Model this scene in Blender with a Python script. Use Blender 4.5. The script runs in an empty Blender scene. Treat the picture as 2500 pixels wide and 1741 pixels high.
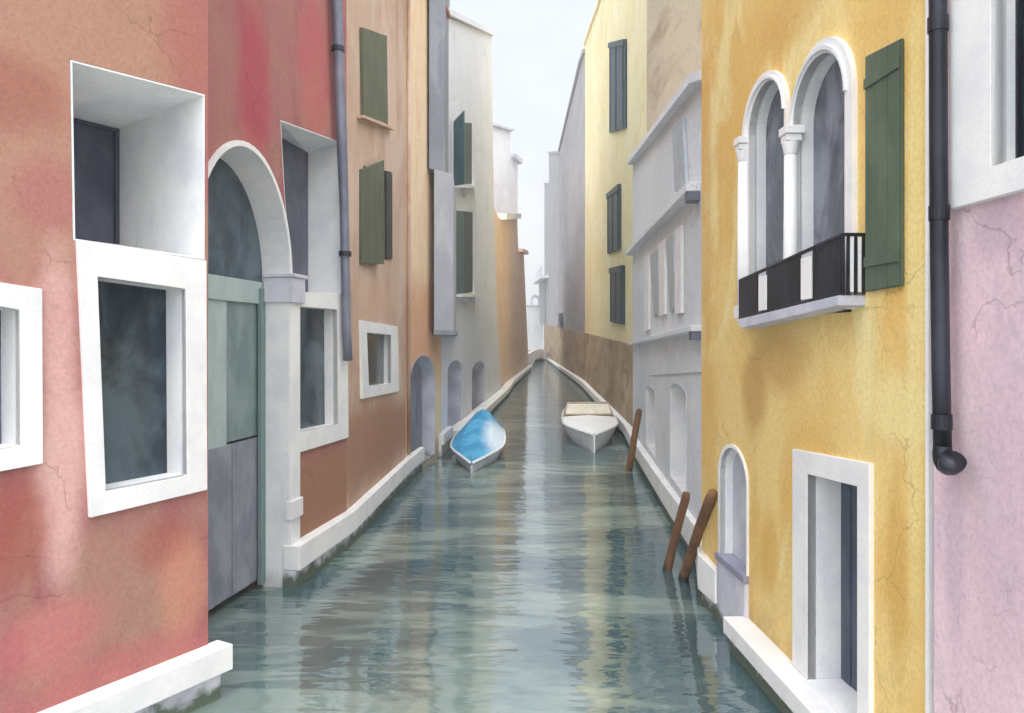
import bpy, bmesh, math, random
from mathutils import Vector, Matrix, geometry
random.seed(7)
SC = bpy.context.scene
COL = SC.collection
S = 1.4                 # metres per drawing unit
EYE = 2.6               # eye height above the water, in units
F = 1900.0; CX = 1250.0; HY = 835.0     # focal length, principal column, horizon row of a 2500 px wide frame
R = math.radians

# ------------------------------------------------------------------ camera, sky, sun, exposure
cd = bpy.data.cameras.new('camera'); cam = bpy.data.objects.new('camera', cd); COL.objects.link(cam)
cam.location = (0, 0, EYE * S); cam.rotation_euler = (R(90), 0, 0)
cd.sensor_width = 36; cd.lens = 36 * F / 2500.0
cd.shift_y = (HY - 870.5) / 2500.0
cd.clip_start = 0.05; cd.clip_end = 2000
SC.camera = cam
SUN_EL, SUN_AZ = 64, 182      # azimuth of the sun seen from the scene, degrees clockwise from +Y
w = bpy.data.worlds.new('World'); SC.world = w; w.use_nodes = True
nt = w.node_tree; nt.nodes.clear()
def wn(t, **k):
    n = nt.nodes.new(t)
    for a, b in k.items(): setattr(n, a, b)
    return n
out = wn('ShaderNodeOutputWorld'); bg = wn('ShaderNodeBackground'); bg.inputs[1].default_value = 0.15
sky = wn('ShaderNodeTexSky'); sky.sky_type = 'NISHITA'; sky.sun_disc = False
sky.sun_elevation = R(SUN_EL); sky.sun_rotation = R(SUN_AZ); sky.air_density = 1.0; sky.dust_density = 2.5
tc = wn('ShaderNodeTexCoord')
# bright cloud veil: brightest around the veiled sun behind the viewer and overhead
sv = Vector((math.sin(R(SUN_AZ)) * math.cos(R(SUN_EL)), math.cos(R(SUN_AZ)) * math.cos(R(SUN_EL)), math.sin(R(SUN_EL))))
dp = wn('ShaderNodeVectorMath', operation='DOT_PRODUCT'); dp.inputs[1].default_value = sv
nt.links.new(tc.outputs['Generated'], dp.inputs[0])
mr = wn('ShaderNodeMapRange', interpolation_type='SMOOTHSTEP'); mr.inputs[1].default_value = 0.25; mr.inputs[2].default_value = 1.0
mr.inputs[3].default_value = 6.5; mr.inputs[4].default_value = 25.0
nt.links.new(dp.outputs['Value'], mr.inputs[0])
nz = wn('ShaderNodeTexNoise'); nz.inputs['Scale'].default_value = 1.6; nz.inputs['Detail'].default_value = 4; nz.inputs['Roughness'].default_value = .5
mp = wn('ShaderNodeMapping'); mp.inputs['Scale'].default_value = (1, 1, 2.0)
nt.links.new(tc.outputs['Generated'], mp.inputs[0]); nt.links.new(mp.outputs[0], nz.inputs['Vector'])
sx = wn('ShaderNodeSeparateXYZ'); nt.links.new(tc.outputs['Generated'], sx.inputs[0])
zr = wn('ShaderNodeMapRange'); zr.inputs[1].default_value = 0.0; zr.inputs[2].default_value = 0.42; zr.inputs[3].default_value = 0; zr.inputs[4].default_value = 1
nt.links.new(sx.outputs[2], zr.inputs[0])
ad = wn('ShaderNodeMath', operation='MULTIPLY_ADD'); ad.inputs[1].default_value = 1.1; 
nt.links.new(nz.outputs[0], ad.inputs[0]); sb = wn('ShaderNodeMath', operation='SUBTRACT'); nt.links.new(zr.outputs[0], sb.inputs[0]); sb.inputs[1].default_value = 0.55
nt.links.new(sb.outputs[0], ad.inputs[2])
cr = wn('ShaderNodeValToRGB'); cr.color_ramp.elements[0].color = (1.12, 1.10, 1.07, 1); cr.color_ramp.elements[1].color = (.76, .80, .86, 1)
cr.color_ramp.elements[0].position = .15; cr.color_ramp.elements[1].position = .95
nt.links.new(ad.outputs[0], cr.inputs[0])
vm = wn('ShaderNodeVectorMath', operation='SCALE'); nt.links.new(cr.outputs[0], vm.inputs[0]); nt.links.new(mr.outputs[0], vm.inputs['Scale'])
mx = wn('ShaderNodeMix', data_type='RGBA'); mx.inputs[0].default_value = 0.88
nt.links.new(sky.outputs[0], mx.inputs[6]); nt.links.new(vm.outputs[0], mx.inputs[7])
nt.links.new(mx.outputs[2], bg.inputs[0]); nt.links.new(bg.outputs[0], out.inputs[0])
ld = bpy.data.lights.new('sun', 'SUN'); ld.energy = 0.8; ld.angle = R(14); ld.color = (1, .965, .91)
sun = bpy.data.objects.new('sun', ld); COL.objects.link(sun)
sun.rotation_euler = (-sv).to_track_quat('-Z', 'Y').to_euler(); sun.location = (0, -10, 30)
SC.view_settings.view_transform = 'Standard'; SC.view_settings.look = 'None'
SC.view_settings.gamma = 1; SC.view_settings.exposure = 0.45

# ------------------------------------------------------------------ materials
def lin(c):
    def f(v):
        v /= 255.0
        return v / 12.92 if v <= .04045 else ((v + .055) / 1.055) ** 2.4
    return (f(c[0]), f(c[1]), f(c[2]), 1)
class NT:
    def __init__(s, name):
        s.m = bpy.data.materials.new(name); s.m.use_nodes = True; s.t = s.m.node_tree
        s.b = s.t.nodes['Principled BSDF']; s.pos = s.n('ShaderNodeNewGeometry').outputs['Position']
    def n(s, t, **k):
        n = s.t.nodes.new(t)
        for a, b in k.items(): setattr(n, a, b)
        return n
    def l(s, a, b): s.t.links.new(a, b)
    def noise(s, scale, detail=4, rough=.55, stretch=(1, 1, 1), off=(0, 0, 0), dist=0):
        mp = s.n('ShaderNodeMapping'); mp.inputs['Scale'].default_value = stretch; mp.inputs['Location'].default_value = off
        s.l(s.pos, mp.inputs[0]); n = s.n('ShaderNodeTexNoise'); n.inputs['Scale'].default_value = scale
        n.inputs['Detail'].default_value = detail; n.inputs['Roughness'].default_value = rough; n.inputs['Distortion'].default_value = dist
        s.l(mp.outputs[0], n.inputs['Vector']); return n.outputs[0]
    def rng(s, v, a, b, c=0, d=1, smooth=True):
        m = s.n('ShaderNodeMapRange', interpolation_type='SMOOTHSTEP' if smooth else 'LINEAR')
        for i, x in zip((1, 2, 3, 4), (a, b, c, d)): m.inputs[i].default_value = x
        s.l(v, m.inputs[0]); return m.outputs[0]
    def mix(s, fac, a, b, blend='MIX'):
        m = s.n('ShaderNodeMix', data_type='RGBA', blend_type=blend)
        for i, x in ((0, fac), (6, a), (7, b)):
            if isinstance(x, (tuple, list, float, int)): m.inputs[i].default_value = x
            else: s.l(x, m.inputs[i])
        return m.outputs[2]
    def math(s, op, a, b):
        m = s.n('ShaderNodeMath', operation=op)
        for i, x in ((0, a), (1, b)):
            if isinstance(x, (float, int)): m.inputs[i].default_value = x
            else: s.l(x, m.inputs[i])
        return m.outputs[0]
    def bump(s, h, strength, dist):
        b = s.n('ShaderNodeBump'); b.inputs['Strength'].default_value = strength; b.inputs['Distance'].default_value = dist
        s.l(h, b.inputs['Height']); s.l(b.outputs[0], s.b.inputs['Normal'])
    def base(s, c): s.l(c, s.b.inputs['Base Color'])
    def ell(s, c, r, wob=.5):
        """soft-edged patch at world point c, radii r (m)"""
        a = s.n('ShaderNodeVectorMath', operation='SUBTRACT'); s.l(s.pos, a.inputs[0]); a.inputs[1].default_value = c
        d = s.n('ShaderNodeVectorMath', operation='DIVIDE'); s.l(a.outputs[0], d.inputs[0]); d.inputs[1].default_value = r
        L = s.n('ShaderNodeVectorMath', operation='LENGTH'); s.l(d.outputs[0], L.inputs[0])
        n = s.math('MULTIPLY', s.noise(2.2, 5, .6, off=(c[0], c[1], c[2])), wob * 1.4)
        return s.rng(s.math('ADD', L.outputs['Value'], n), .45 + wob * .7, 1.35 + wob * .7, 1, 0)
def plaster(name, c1, c2, c3, stains_and_shade=(), bump=.35, washes=1.0, dirt=.25, rough=.9, hs=1.0):
    """old lime plaster: uneven colour washes, vertical streaks, grain and a trowelled surface"""
    t = NT(name); t.b.inputs['Roughness'].default_value = rough; t.b.inputs['Specular IOR Level'].default_value = .2
    o = (random.uniform(0, 50), random.uniform(0, 50), random.uniform(0, 50))
    a = t.rng(t.noise(.55 * washes, 5, .55, (hs, hs, .7), o, .6), .40, .62)
    c = t.mix(a, lin(c1), lin(c2))
    s_ = t.rng(t.noise(.9 * washes, 5, .6, (hs, hs, .55), (o[1], o[2], o[0]), .7), .50, .68)
    c = t.mix(t.math('MULTIPLY', s_, .85), c, lin(c3))
    # tide lines: thin darker rims where a wash dried
    e = t.noise(.8 * washes, 3, .5, (hs, hs, .5), (o[2], o[0], o[1]), .8)
    rim = t.math('MULTIPLY', t.rng(e, .50, .515), t.rng(e, .515, .56, 1, 0))
    c = t.mix(t.math('MULTIPLY', rim, .10), c, lin([int(v * .72) for v in c3]))
    for (p, r, colr, st) in stains_and_shade:
        c = t.mix(t.math('MULTIPLY', t.ell(p, r), st), c, lin(colr))
    # damp dirt near the water
    sp = t.n('ShaderNodeSeparateXYZ'); t.l(t.pos, sp.inputs[0])
    h = t.math('ADD', sp.outputs[2], t.math('MULTIPLY', t.noise(3.0, 5, .6), -.9))
    c = t.mix(t.math('MULTIPLY', t.rng(h, -.35, .35, 1, 0), dirt * 2), c, (.10, .11, .09, 1))
    g = t.noise(26, 6, .75, (hs, hs, 1))
    c = t.mix(t.rng(g, .38, .68, 0, .42), c, t.mix(1.0, c, (.62, .60, .58, 1), 'MULTIPLY'))
    fl = t.rng(t.noise(11, 5, .7, (hs, hs, 1)), .62, .78, 0, .22)
    c = t.mix(fl, c, t.mix(.35, c, (.9, .88, .85, 1)))
    vo = t.n('ShaderNodeTexVoronoi', feature='DISTANCE_TO_EDGE'); vo.inputs['Scale'].default_value = .9
    wv = t.n('ShaderNodeTexNoise'); wv.inputs['Scale'].default_value = 2.2; wv.inputs['Detail'].default_value = 5; t.l(t.pos, wv.inputs['Vector'])
    va = t.n('ShaderNodeVectorMath', operation='MULTIPLY_ADD'); va.inputs[1].default_value = (.7, .7, .7); t.l(wv.outputs['Color'], va.inputs[0]); t.l(t.pos, va.inputs[2]); t.l(va.outputs[0], vo.inputs['Vector'])
    ck = t.math('MULTIPLY', t.rng(vo.outputs['Distance'], .002, .010, 1, 0), t.rng(t.noise(.7, 2, .5, (1, 1, 1), o), .55, .62, 0, .4))
    c = t.mix(ck, c, t.mix(1.0, c, (.35, .32, .30, 1), 'MULTIPLY'))
    t.base(c)
    hh = t.math('ADD', t.math('MULTIPLY', t.noise(7, 5, .6), 1.2), t.math('MULTIPLY', t.noise(55, 3, .6), .35))
    t.bump(hh, bump, .02)
    return t.m
def stone(name, c1, c2, bump=.2, dirt=.4, rough=.75):
    t = NT(name); t.b.inputs['Roughness'].default_value = rough; t.b.inputs['Specular IOR Level'].default_value = .3
    o = (random.uniform(0, 50),) * 3
    c = t.mix(t.rng(t.noise(1.6, 6, .6, off=o), .38, .66), lin(c1), lin(c2))
    c = t.mix(t.rng(t.noise(1.2, 5, .7, (1, 1, .3), o), .58, .78, 0, .35), c, lin([int(v * .78) for v in c2]))
    sp = t.n('ShaderNodeSeparateXYZ'); t.l(t.pos, sp.inputs[0])
    h = t.math('ADD', sp.outputs[2], t.math('MULTIPLY', t.noise(4.0, 5, .6), -.5))
    c = t.mix(t.math('MULTIPLY', t.rng(h, -.25, .02, 1, 0), dirt * 1.6), c, (.10, .13, .09, 1))
    c = t.mix(t.rng(t.noise(45, 4, .7), .4, .75, 0, .15), c, (.35, .34, .33, 1))
    t.base(c)
    t.bump(t.math('ADD', t.noise(9, 5, .6), t.math('MULTIPLY', t.noise(70, 3), .3)), bump, .012)
    return t.m
def paint(name, c1, c2, rough=.55, slats=0, metal=0, bump=.15):
    t = NT(name); t.b.inputs['Roughness'].default_value = rough; t.b.inputs['Metallic'].default_value = metal
    o = (random.uniform(0, 50),) * 3
    c = t.mix(t.rng(t.noise(2.4, 6, .65, (1, 1, .5), o), .38, .64), lin(c1), lin(c2))
    c = t.mix(t.rng(t.noise(14, 5, .75, (1, 1, .25), o), .62, .74, 0, .35), c, lin([min(255, int(v * 1.25 + 12)) for v in c2]))
    t.base(c)
    if slats:
        sp = t.n('ShaderNodeSeparateXYZ'); t.l(t.pos, sp.inputs[0])
        fr = t.math('FRACT', t.math('MULTIPLY', sp.outputs[2], slats), 0.0)
        t.bump(t.math('ADD', fr, t.math('MULTIPLY', t.noise(30, 4), .3)), .45, .02)
    else:
        t.bump(t.noise(22, 5, .6, (1, 1, .4)), bump, .01)
    return t.m
def glass(name, c1, c2):
    t = NT(name); t.b.inputs['Roughness'].default_value = .16; t.b.inputs['IOR'].default_value = 1.5
    c = t.mix(t.rng(t.noise(1.5, 5, .6, (1, 1, .55), (random.uniform(0, 20), 0, 3), .7), .36, .66), lin(c1), lin(c2))
    t.base(c); t.bump(t.noise(2.5, 3), .12, .04)
    return t.m

# ------------------------------------------------------------------ geometry helpers
def P(x, y, d): return Vector(((x - CX) / F * d, d, EYE + (HY - y) / F * d))
def depth_for(W, u, xt):
    """how deep a square-cut jamb at u must be for its back edge to appear at column xt"""
    lo, hi = 0.0, 2.0
    f = lambda s_: (lambda p: CX + F * p.x / p.y - xt)(W.pt(u, 0, -s_))
    sg = f(0) > 0
    for _ in range(50):
        m = (lo + hi) / 2
        if (f(m) > 0) == sg: lo = m
        else: hi = m
    return lo
class Wall:
    """a vertical plane given by two (column, depth) anchors; u runs along it, z is height above water (units)"""
    def __init__(s, xa, da, xb, db):
        s.A = Vector(((xa - CX) / F * da, da, 0)); s.B = Vector(((xb - CX) / F * db, db, 0))
        s.u = (s.B - s.A).normalized(); s.L = (s.B - s.A).length
        s.n = Vector((s.u.y, -s.u.x, 0))
        if s.n.dot(-s.A) < 0: s.n = -s.n
    def hit(s, x, y=835, off=0):
        d = Vector(((x - CX) / F, 1, (HY - y) / F)); o = s.A + s.n * off
        t = o.dot(s.n) / d.dot(s.n); p = d * t
        return ((p - o).dot(s.u), EYE + p.z)
    def uu(s, x, off=0): return s.hit(x, 835, off)[0]
    def pt(s, u, z, off=0): 
        p = s.A + s.u * u + s.n * off; return Vector((p.x, p.y, z))
    def loop(s, pts, off=0): return [s.hit(x, y, off) for x, y in pts]
    def w(s, x, y, off=0):
        u, z = s.hit(x, y, off); return s.pt(u, z, off) * S
def face(bm, vs):
    try: bm.faces.new(vs)
    except ValueError: pass
def prism_pts(bm, front, back):
    n = len(front); a = [bm.verts.new(p) for p in front]; b = [bm.verts.new(p) for p in back]
    face(bm, a); face(bm, b[::-1])
    for i in range(n): face(bm, (a[i], b[i], b[(i + 1) % n], a[(i + 1) % n]))
def wpoly(bm, W, loop, o0, o1): prism_pts(bm, [W.pt(u, z, o1) for u, z in loop], [W.pt(u, z, o0) for u, z in loop])
def wbox(bm, W, u0, u1, z0, z1, o0, o1): wpoly(bm, W, [(u0, z0), (u1, z0), (u1, z1), (u0, z1)], o0, o1)
def ring(bm, W, outer, inner, o0, o1):
    n = len(outer); q = []
    for lp in (outer, inner):
        q.append([[bm.verts.new(W.pt(u, z, o)) for u, z in lp] for o in (o1, o0)])
    (of, ob), (nf, nb) = q
    for i in range(n):
        j = (i + 1) % n
        face(bm, (of[i], of[j], nf[j], nf[i])); face(bm, (ob[j], ob[i], nb[i], nb[j]))
        face(bm, (of[j], of[i], ob[i], ob[j])); face(bm, (nf[i], nf[j], nb[j], nb[i]))
def grow(loop, d):
    cu = sum(p[0] for p in loop) / len(loop); cz = sum(p[1] for p in loop) / len(loop)
    hu = max(abs(p[0] - cu) for p in loop); hz = max(abs(p[1] - cz) for p in loop)
    return [(cu + (u - cu) * (1 + d / hu), cz + (z - cz) * (1 + d / hz)) for u, z in loop]
def prism(bm, foot, z0, z1):
    """foot: list of (X, Y) in units; z1 number or list"""
    zt = z1 if isinstance(z1, (list, tuple)) else [z1] * len(foot)
    prism_pts(bm, [Vector((x, y, z)) for (x, y), z in zip(foot, zt)], [Vector((x, y, z0)) for x, y in foot])
def facade(bm, W, outline, holes, T):
    pts = []; edges = []
    for lp in [outline] + holes:
        k = len(pts); pts += [Vector(p) for p in lp]
        edges += [(k + i, k + (i + 1) % len(lp)) for i in range(len(lp))]
    r = geometry.delaunay_2d_cdt(pts, edges, [], 1, 1e-6)
    V = r[0]
    def inside(p, lp):
        c_ = False
        for i in range(len(lp)):
            (x0, y0), (x1, y1) = lp[i - 1], lp[i]
            if (y0 > p.y) != (y1 > p.y) and p.x < (x1 - x0) * (p.y - y0) / (y1 - y0) + x0: c_ = not c_
        return c_
    tris = []
    for f in r[2]:
        c_ = sum((V[i] for i in f), Vector((0, 0))) / len(f)
        if inside(c_, outline) and not any(inside(c_, h) for h in holes): tris.append(f)
    front = [bm.verts.new(W.pt(v.x, v.y, 0)) for v in V]; back = [bm.verts.new(W.pt(v.x, v.y, -T)) for v in V]
    cnt = {}
    for f in tris:
        face(bm, [front[i] for i in f]); face(bm, [back[i] for i in reversed(f)])
        for i in range(len(f)):
            e = (f[i], f[(i + 1) % len(f)]); cnt[tuple(sorted(e))] = cnt.get(tuple(sorted(e)), []) + [e]
    for es in cnt.values():
        if len(es) == 1:
            i, j = es[0]; face(bm, (front[j], front[i], back[i], back[j]))
def archl(uL, uR, z0, zs, zp, n=18, pw=1.0):
    """loop of an arched opening (uL may be greater than uR)"""
    c = (uL + uR) / 2; h = (uR - uL) / 2; L = [(uL, z0), (uR, z0)]
    for i in range(n + 1):
        a = math.pi * i / n; L.append((c + h * math.cos(a), zs + (zp - zs) * math.sin(a) ** pw))
    return L
def lining(bm, W, front, back, of, depth, fl=.012):
    out_ = grow(front, fl); n = len(front)
    a = [bm.verts.new(W.pt(u, z, of)) for u, z in out_]; b = [bm.verts.new(W.pt(u, z, of)) for u, z in front]
    c = [bm.verts.new(W.pt(u, z, -depth)) for u, z in back]; e = [bm.verts.new(W.pt(u, z, -.03)) for u, z in out_]
    for i in range(n):
        j = (i + 1) % n
        face(bm, (a[i], a[j], b[j], b[i])); face(bm, (b[i], b[j], c[j], c[i])); face(bm, (a[j], a[i], e[i], e[j]))
def tube(bm, pts, rads, n=14, cap=True):
    rings = []
    for i, p in enumerate(pts):
        t = (pts[min(i + 1, len(pts) - 1)] - pts[max(i - 1, 0)]).normalized()
        x = t.cross(Vector((.13, 1, .21))).normalized(); y = t.cross(x)
        r = rads[i] if isinstance(rads, (list, tuple)) else rads
        rings.append([bm.verts.new(p + (x * math.cos(2 * math.pi * k / n) + y * math.sin(2 * math.pi * k / n)) * r) for k in range(n)])
    for a, b in zip(rings, rings[1:]):
        for k in range(n): face(bm, (a[k], a[(k + 1) % n], b[(k + 1) % n], b[k]))
    if cap: face(bm, rings[0][::-1]); face(bm, rings[-1])
def tag(o, label=None, cat=None, group=None, kind=None):
    for k, v in (('label', label), ('category', cat), ('group', group), ('kind', kind)):
        if v: o[k] = v
    return o
def thing(name, loc, label, cat, group=None):
    o = bpy.data.objects.new(name, None); COL.objects.link(o); o.location = Vector(loc) * S
    o.empty_display_size = .3
    return tag(o, label, cat, group)
def worldloc(o):
    v = Vector(o.location)
    while o.parent: o = o.parent; v += Vector(o.location)
    return v
def obj(name, bm, mat, parent=None, loc=None, smooth=False, bevel=0):
    base = worldloc(parent) if parent else Vector((0, 0, 0))
    for v in bm.verts: v.co = v.co * S
    bmesh.ops.recalc_face_normals(bm, faces=bm.faces)
    if loc is None:
        loc = sum((v.co for v in bm.verts), Vector()) / max(1, len(bm.verts))
    else: loc = Vector(loc) * S
    for v in bm.verts: v.co -= loc
    me = bpy.data.meshes.new(name); bm.to_mesh(me); bm.free()
    for m in (mat if isinstance(mat, (list, tuple)) else [mat]): me.materials.append(m)
    if smooth:
        for p in me.polygons: p.use_smooth = True
    o = bpy.data.objects.new(name, me); COL.objects.link(o)
    if parent: o.parent = parent
    o.location = loc - base
    if bevel:
        b = o.modifiers.new('bevel', 'BEVEL'); b.width = bevel; b.segments = 2; b.limit_method = 'ANGLE'; b.angle_limit = R(50)
    return o
def B(): return bmesh.new()
def struct(name, bm, mat, **k): return tag(obj(name, bm, mat, **k), kind='structure')

# ------------------------------------------------------------------ wall planes (column, depth)
WA1 = Wall(175, 4.83, 508, 5.70)       # red house, near wing
WA2 = Wall(700, 8.2, 845, 9.9)         # red house, far wing
def kv(K, v, xa, xb): return Wall(xa, abs(K / (v - xa)), xb, abs(K / (v - xb)))
WB = kv(4574, 1307, 845, 990)          # tan house
WC = Wall(990, 14.5, 1085, 18.4)       # orange house with the arched water door
WD = kv(5244, 1365, 1080, 1215)        # tall pale grey house
WE = kv(5705, 1368, 1205, 1292)        # narrow orange house
WY = kv(4422, 1150, 1713, 2264)        # yellow house
WP = kv(4385, 1150, 2280, 3300)        # pink house
WG = kv(2759, 1400, 1545, 1715)        # grey house with arched niches
WT = Wall(1428, 45.4, 1582, 17.3)      # light yellow house
WH = kv(6916, 1275, 1330, 1428)        # far grey houses
WK = Wall(1579, 16.6, 1725, 12.4)      # beige house standing back

# materials with local washes
white = stone('white_stone', (243, 241, 237), (230, 229, 228), dirt=.35)
white2 = stone('pale_reveal_plaster', (238, 237, 234), (222, 223, 226), dirt=.2)
lilac = stone('lilac_grey_stone', (212, 211, 220), (186, 187, 200), dirt=1.0)
m_red = plaster('red_plaster', (174, 116, 111), (174, 133, 115), (164, 98, 101), stains_and_shade=[
    (WA1.w(330, 60), (1.6, 1.2, .75), (180, 140, 114), .85), (WA1.w(60, 330), (1.3, 1.3, 1.3), (184, 140, 118), .8),
    (WA2.w(620, 200), (.35, .5, 1.3), (185, 70, 85), .6), (WA2.w(770, 180), (.4, .7, 1.4), (205, 92, 98), .5),
    (WA1.w(20, 220), (.5, .5, .35), (160, 96, 82), .6), (WA1.w(480, 90), (.3, .5, .9), (172, 96, 96), .6), (WA1.w(130, 480), (.35, .35, .35), (176, 104, 104), .5), (WA1.w(330, 1640), (1.2, 1.2, .3), (190, 108, 108), .6),
    (WA1.w(150, 1150), (.22, .22, 1.0), (236, 190, 180), .75), (WA1.w(135, 800), (.18, .18, .7), (228, 180, 172), .7),
    (WA1.w(40, 1300), (.30, .30, .5), (165, 88, 72), .6), (WA1.w(400, 1330), (.3, .35, .28), (170, 98, 82), .55),  # brown patches below the windows: shade painted into the plaster colour
    (WA1.w(120, 1560), (.5, .5, .35), (212, 122, 120), .55), (WA1.w(450, 1430), (.3, .3, .5), (216, 150, 122), .6),
    (WA2.w(790, 1190), (.7, 2.6, .62), (166, 122, 96), 1.0), (WA2.w(740, 1250), (.7, 2.2, .62), (164, 120, 94), 1.0)])
m_tan = plaster('tan_plaster', (218, 190, 168), (206, 174, 150), (198, 160, 136), stains_and_shade=[
    (WB.w(900, 1080), (.8, 4.0, .95), (172, 128, 102), .9), (WB.w(960, 1060), (.8, 4.0, .8), (172, 128, 104), .9),
    (WB.w(920, 730), (.5, 1.6, .35), (222, 178, 145), .5)])
m_orange = plaster('orange_plaster', (252, 226, 190), (248, 216, 178), (244, 204, 166), stains_and_shade=[
    (WC.w(1030, 820), (1.6, 4.0, 1.6), (228, 166, 126), .75)])
m_pale = plaster('pale_grey_plaster', (242, 242, 250), (236, 237, 246), (228, 231, 242), hs=.35, dirt=.3, stains_and_shade=[
    (WD.w(1150, 820), (3, 12, 2.4), (214, 217, 228), .6)])
m_paledark = plaster('shaded_grey_plaster', (156, 158, 167), (144, 147, 157), (164, 166, 173), dirt=.2)  # darker grey puts the shade of the bay's side into its colour
m_orange2 = plaster('pale_orange_plaster', (252, 222, 194), (248, 216, 186), (244, 208, 176), dirt=.2, hs=.3)
m_white = plaster('whitewash_plaster', (242, 240, 237), (234, 232, 230), (226, 225, 226), dirt=.1)
m_yellow = plaster('yellow_plaster', (244, 212, 138), (234, 192, 112), (248, 230, 166), stains_and_shade=[
    (WY.w(1720, 500), (.2, .35, 2.2), (220, 172, 96), .5), (WY.w(1930, 40), (.4, .9, .35), (220, 176, 98), .6),
    (WY.w(1900, 880), (.3, .75, .38), (206, 164, 98), .7), (WY.w(1840, 960), (.3, .4, .5), (200, 158, 92), .8),  # darker patch below the balcony: its shadow painted into the colour
    (WY.w(2235, 700), (.2, .13, 2.4), (250, 230, 158), .75), (WY.w(2190, 1000), (.25, .4, .3), (248, 228, 160), .75),
    (WY.w(2190, 1420), (.25, .16, .8), (214, 168, 84), .6), (WY.w(1880, 1350), (.25, .25, .5), (222, 170, 78), .6)])
m_lyellow = plaster('light_yellow_plaster', (249, 238, 196), (246, 230, 180), (240, 222, 166), dirt=.1, hs=.3)
m_beige = plaster('beige_plaster', (210, 194, 168), (188, 170, 144), (172, 152, 124), dirt=.1, hs=.3)
m_grey = plaster('grey_plaster', (232, 235, 238), (222, 226, 230), (240, 241, 243), dirt=.3, hs=.3)
m_greyfar = plaster('far_grey_plaster', (176, 172, 172), (164, 160, 164), (186, 178, 174), dirt=.1, hs=.3)
m_greyfar2 = plaster('far_mauve_grey_plaster', (186, 182, 182), (176, 172, 174), (168, 162, 158), dirt=.1, hs=.3)
m_brownbase = plaster('brown_damp_plaster', (194, 170, 140), (172, 146, 114), (144, 114, 86), hs=.22, washes=1.4, dirt=.2)
m_pink = plaster('pink_plaster', (240, 214, 216), (230, 200, 206), (208, 186, 198), stains_and_shade=[
    (WP.w(2440, 560), (.25, .25, .2), (196, 170, 182), .7), (WP.w(2460, 1250), (.3, .4, .9), (206, 180, 190), .6),  # mauve patch below the window: its shadow painted into the pink
    (WP.w(2330, 1300), (.25, .12, .8), (198, 172, 188), .6), (WP.w(2370, 750), (.25, .2, .4), (240, 206, 210), .7)])
g_dark = glass('dark_window_glass', (28, 42, 52), (80, 96, 104))
g_violet = glass('violet_window_glass', (66, 68, 84), (92, 94, 110))
g_teal = glass('teal_window_glass', (18, 32, 42), (38, 54, 62))
g_grey = glass('grey_window_glass', (60, 66, 78), (128, 133, 145))
sh_green = paint('green_shutter_paint', (78, 94, 74), (94, 108, 88))
sh_olive = paint('olive_shutter_paint', (84, 90, 70), (98, 102, 82), slats=12)
sh_teal = paint('teal_shutter_paint', (58, 88, 96), (76, 106, 112), slats=10)
sh_dark = paint('dark_teal_shutter_paint', (32, 56, 64), (48, 76, 80), slats=10)
sh_grey = paint('grey_shutter_paint', (178, 188, 194), (190, 198, 203), slats=10)
door_grey = paint('grey_door_paint', (122, 124, 136), (148, 150, 160), rough=.6)
door_pale = paint('pale_grey_door_paint', (182, 184, 194), (206, 208, 214), rough=.7)
door_blue = paint('blue_grey_door_paint', (146, 156, 172), (182, 190, 204), rough=.7)
door_green = paint('green_glazed_panel', (112, 130, 132), (134, 152, 150), rough=.4)
door_green2 = paint('pale_green_panel', (164, 182, 178), (180, 196, 192), rough=.5)
metal_dark = paint('dark_iron', (28, 30, 38), (50, 54, 64), rough=.42, metal=.3)
metal_pipe = paint('grey_zinc_pipe', (112, 116, 132), (134, 138, 152), rough=.5, metal=.3)
roof_m = plaster('roof_tile', (176, 110, 80), (150, 92, 70), (190, 130, 96), washes=3)
wood_dark = paint('weathered_pole_wood', (104, 70, 44), (134, 96, 60), rough=.85, bump=.5)

# ------------------------------------------------------------------ water
t = NT('canal_water')
t.b.inputs['Roughness'].default_value = .015; t.b.inputs['IOR'].default_value = 3.0
c = t.mix(t.rng(t.noise(.35, 5, .6, (.45, 1.1, 1), (3, 8, 0), .5), .44, .56), lin((62, 90, 94)), lin((122, 140, 132)))
c = t.mix(t.rng(t.noise(.8, 5, .6, (.3, 1.3, 1), (13, 2, 0), .6), .53, .58, 0, .6), c, lin((50, 78, 84)))
t.base(c)
h1 = t.noise(1.2, 2, .5, (.35, 1.25, 1), (0, 0, 0), .8); h2 = t.noise(4.0, 2, .5, (.22, 1.2, 1), (5, 5, 0), .5)
h3 = t.noise(13, 2, .5, (.6, 1.2, 1), (9, 5, 0), .2)
hh = t.math('ADD', t.math('MULTIPLY', h1, 1.1), t.math('ADD', t.math('MULTIPLY', h2, .60), t.math('MULTIPLY', h3, .05)))
t.bump(hh, .2, .10)
m_water = t.m
bm = B(); vs = [bm.verts.new(p) for p in ((-160, -40, 0), (160, -40, 0), (160, 340, 0), (-160, 340, 0))]; face(bm, vs)
struct('canal_water', bm, m_water, loc=(0, 0, 0))

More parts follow.
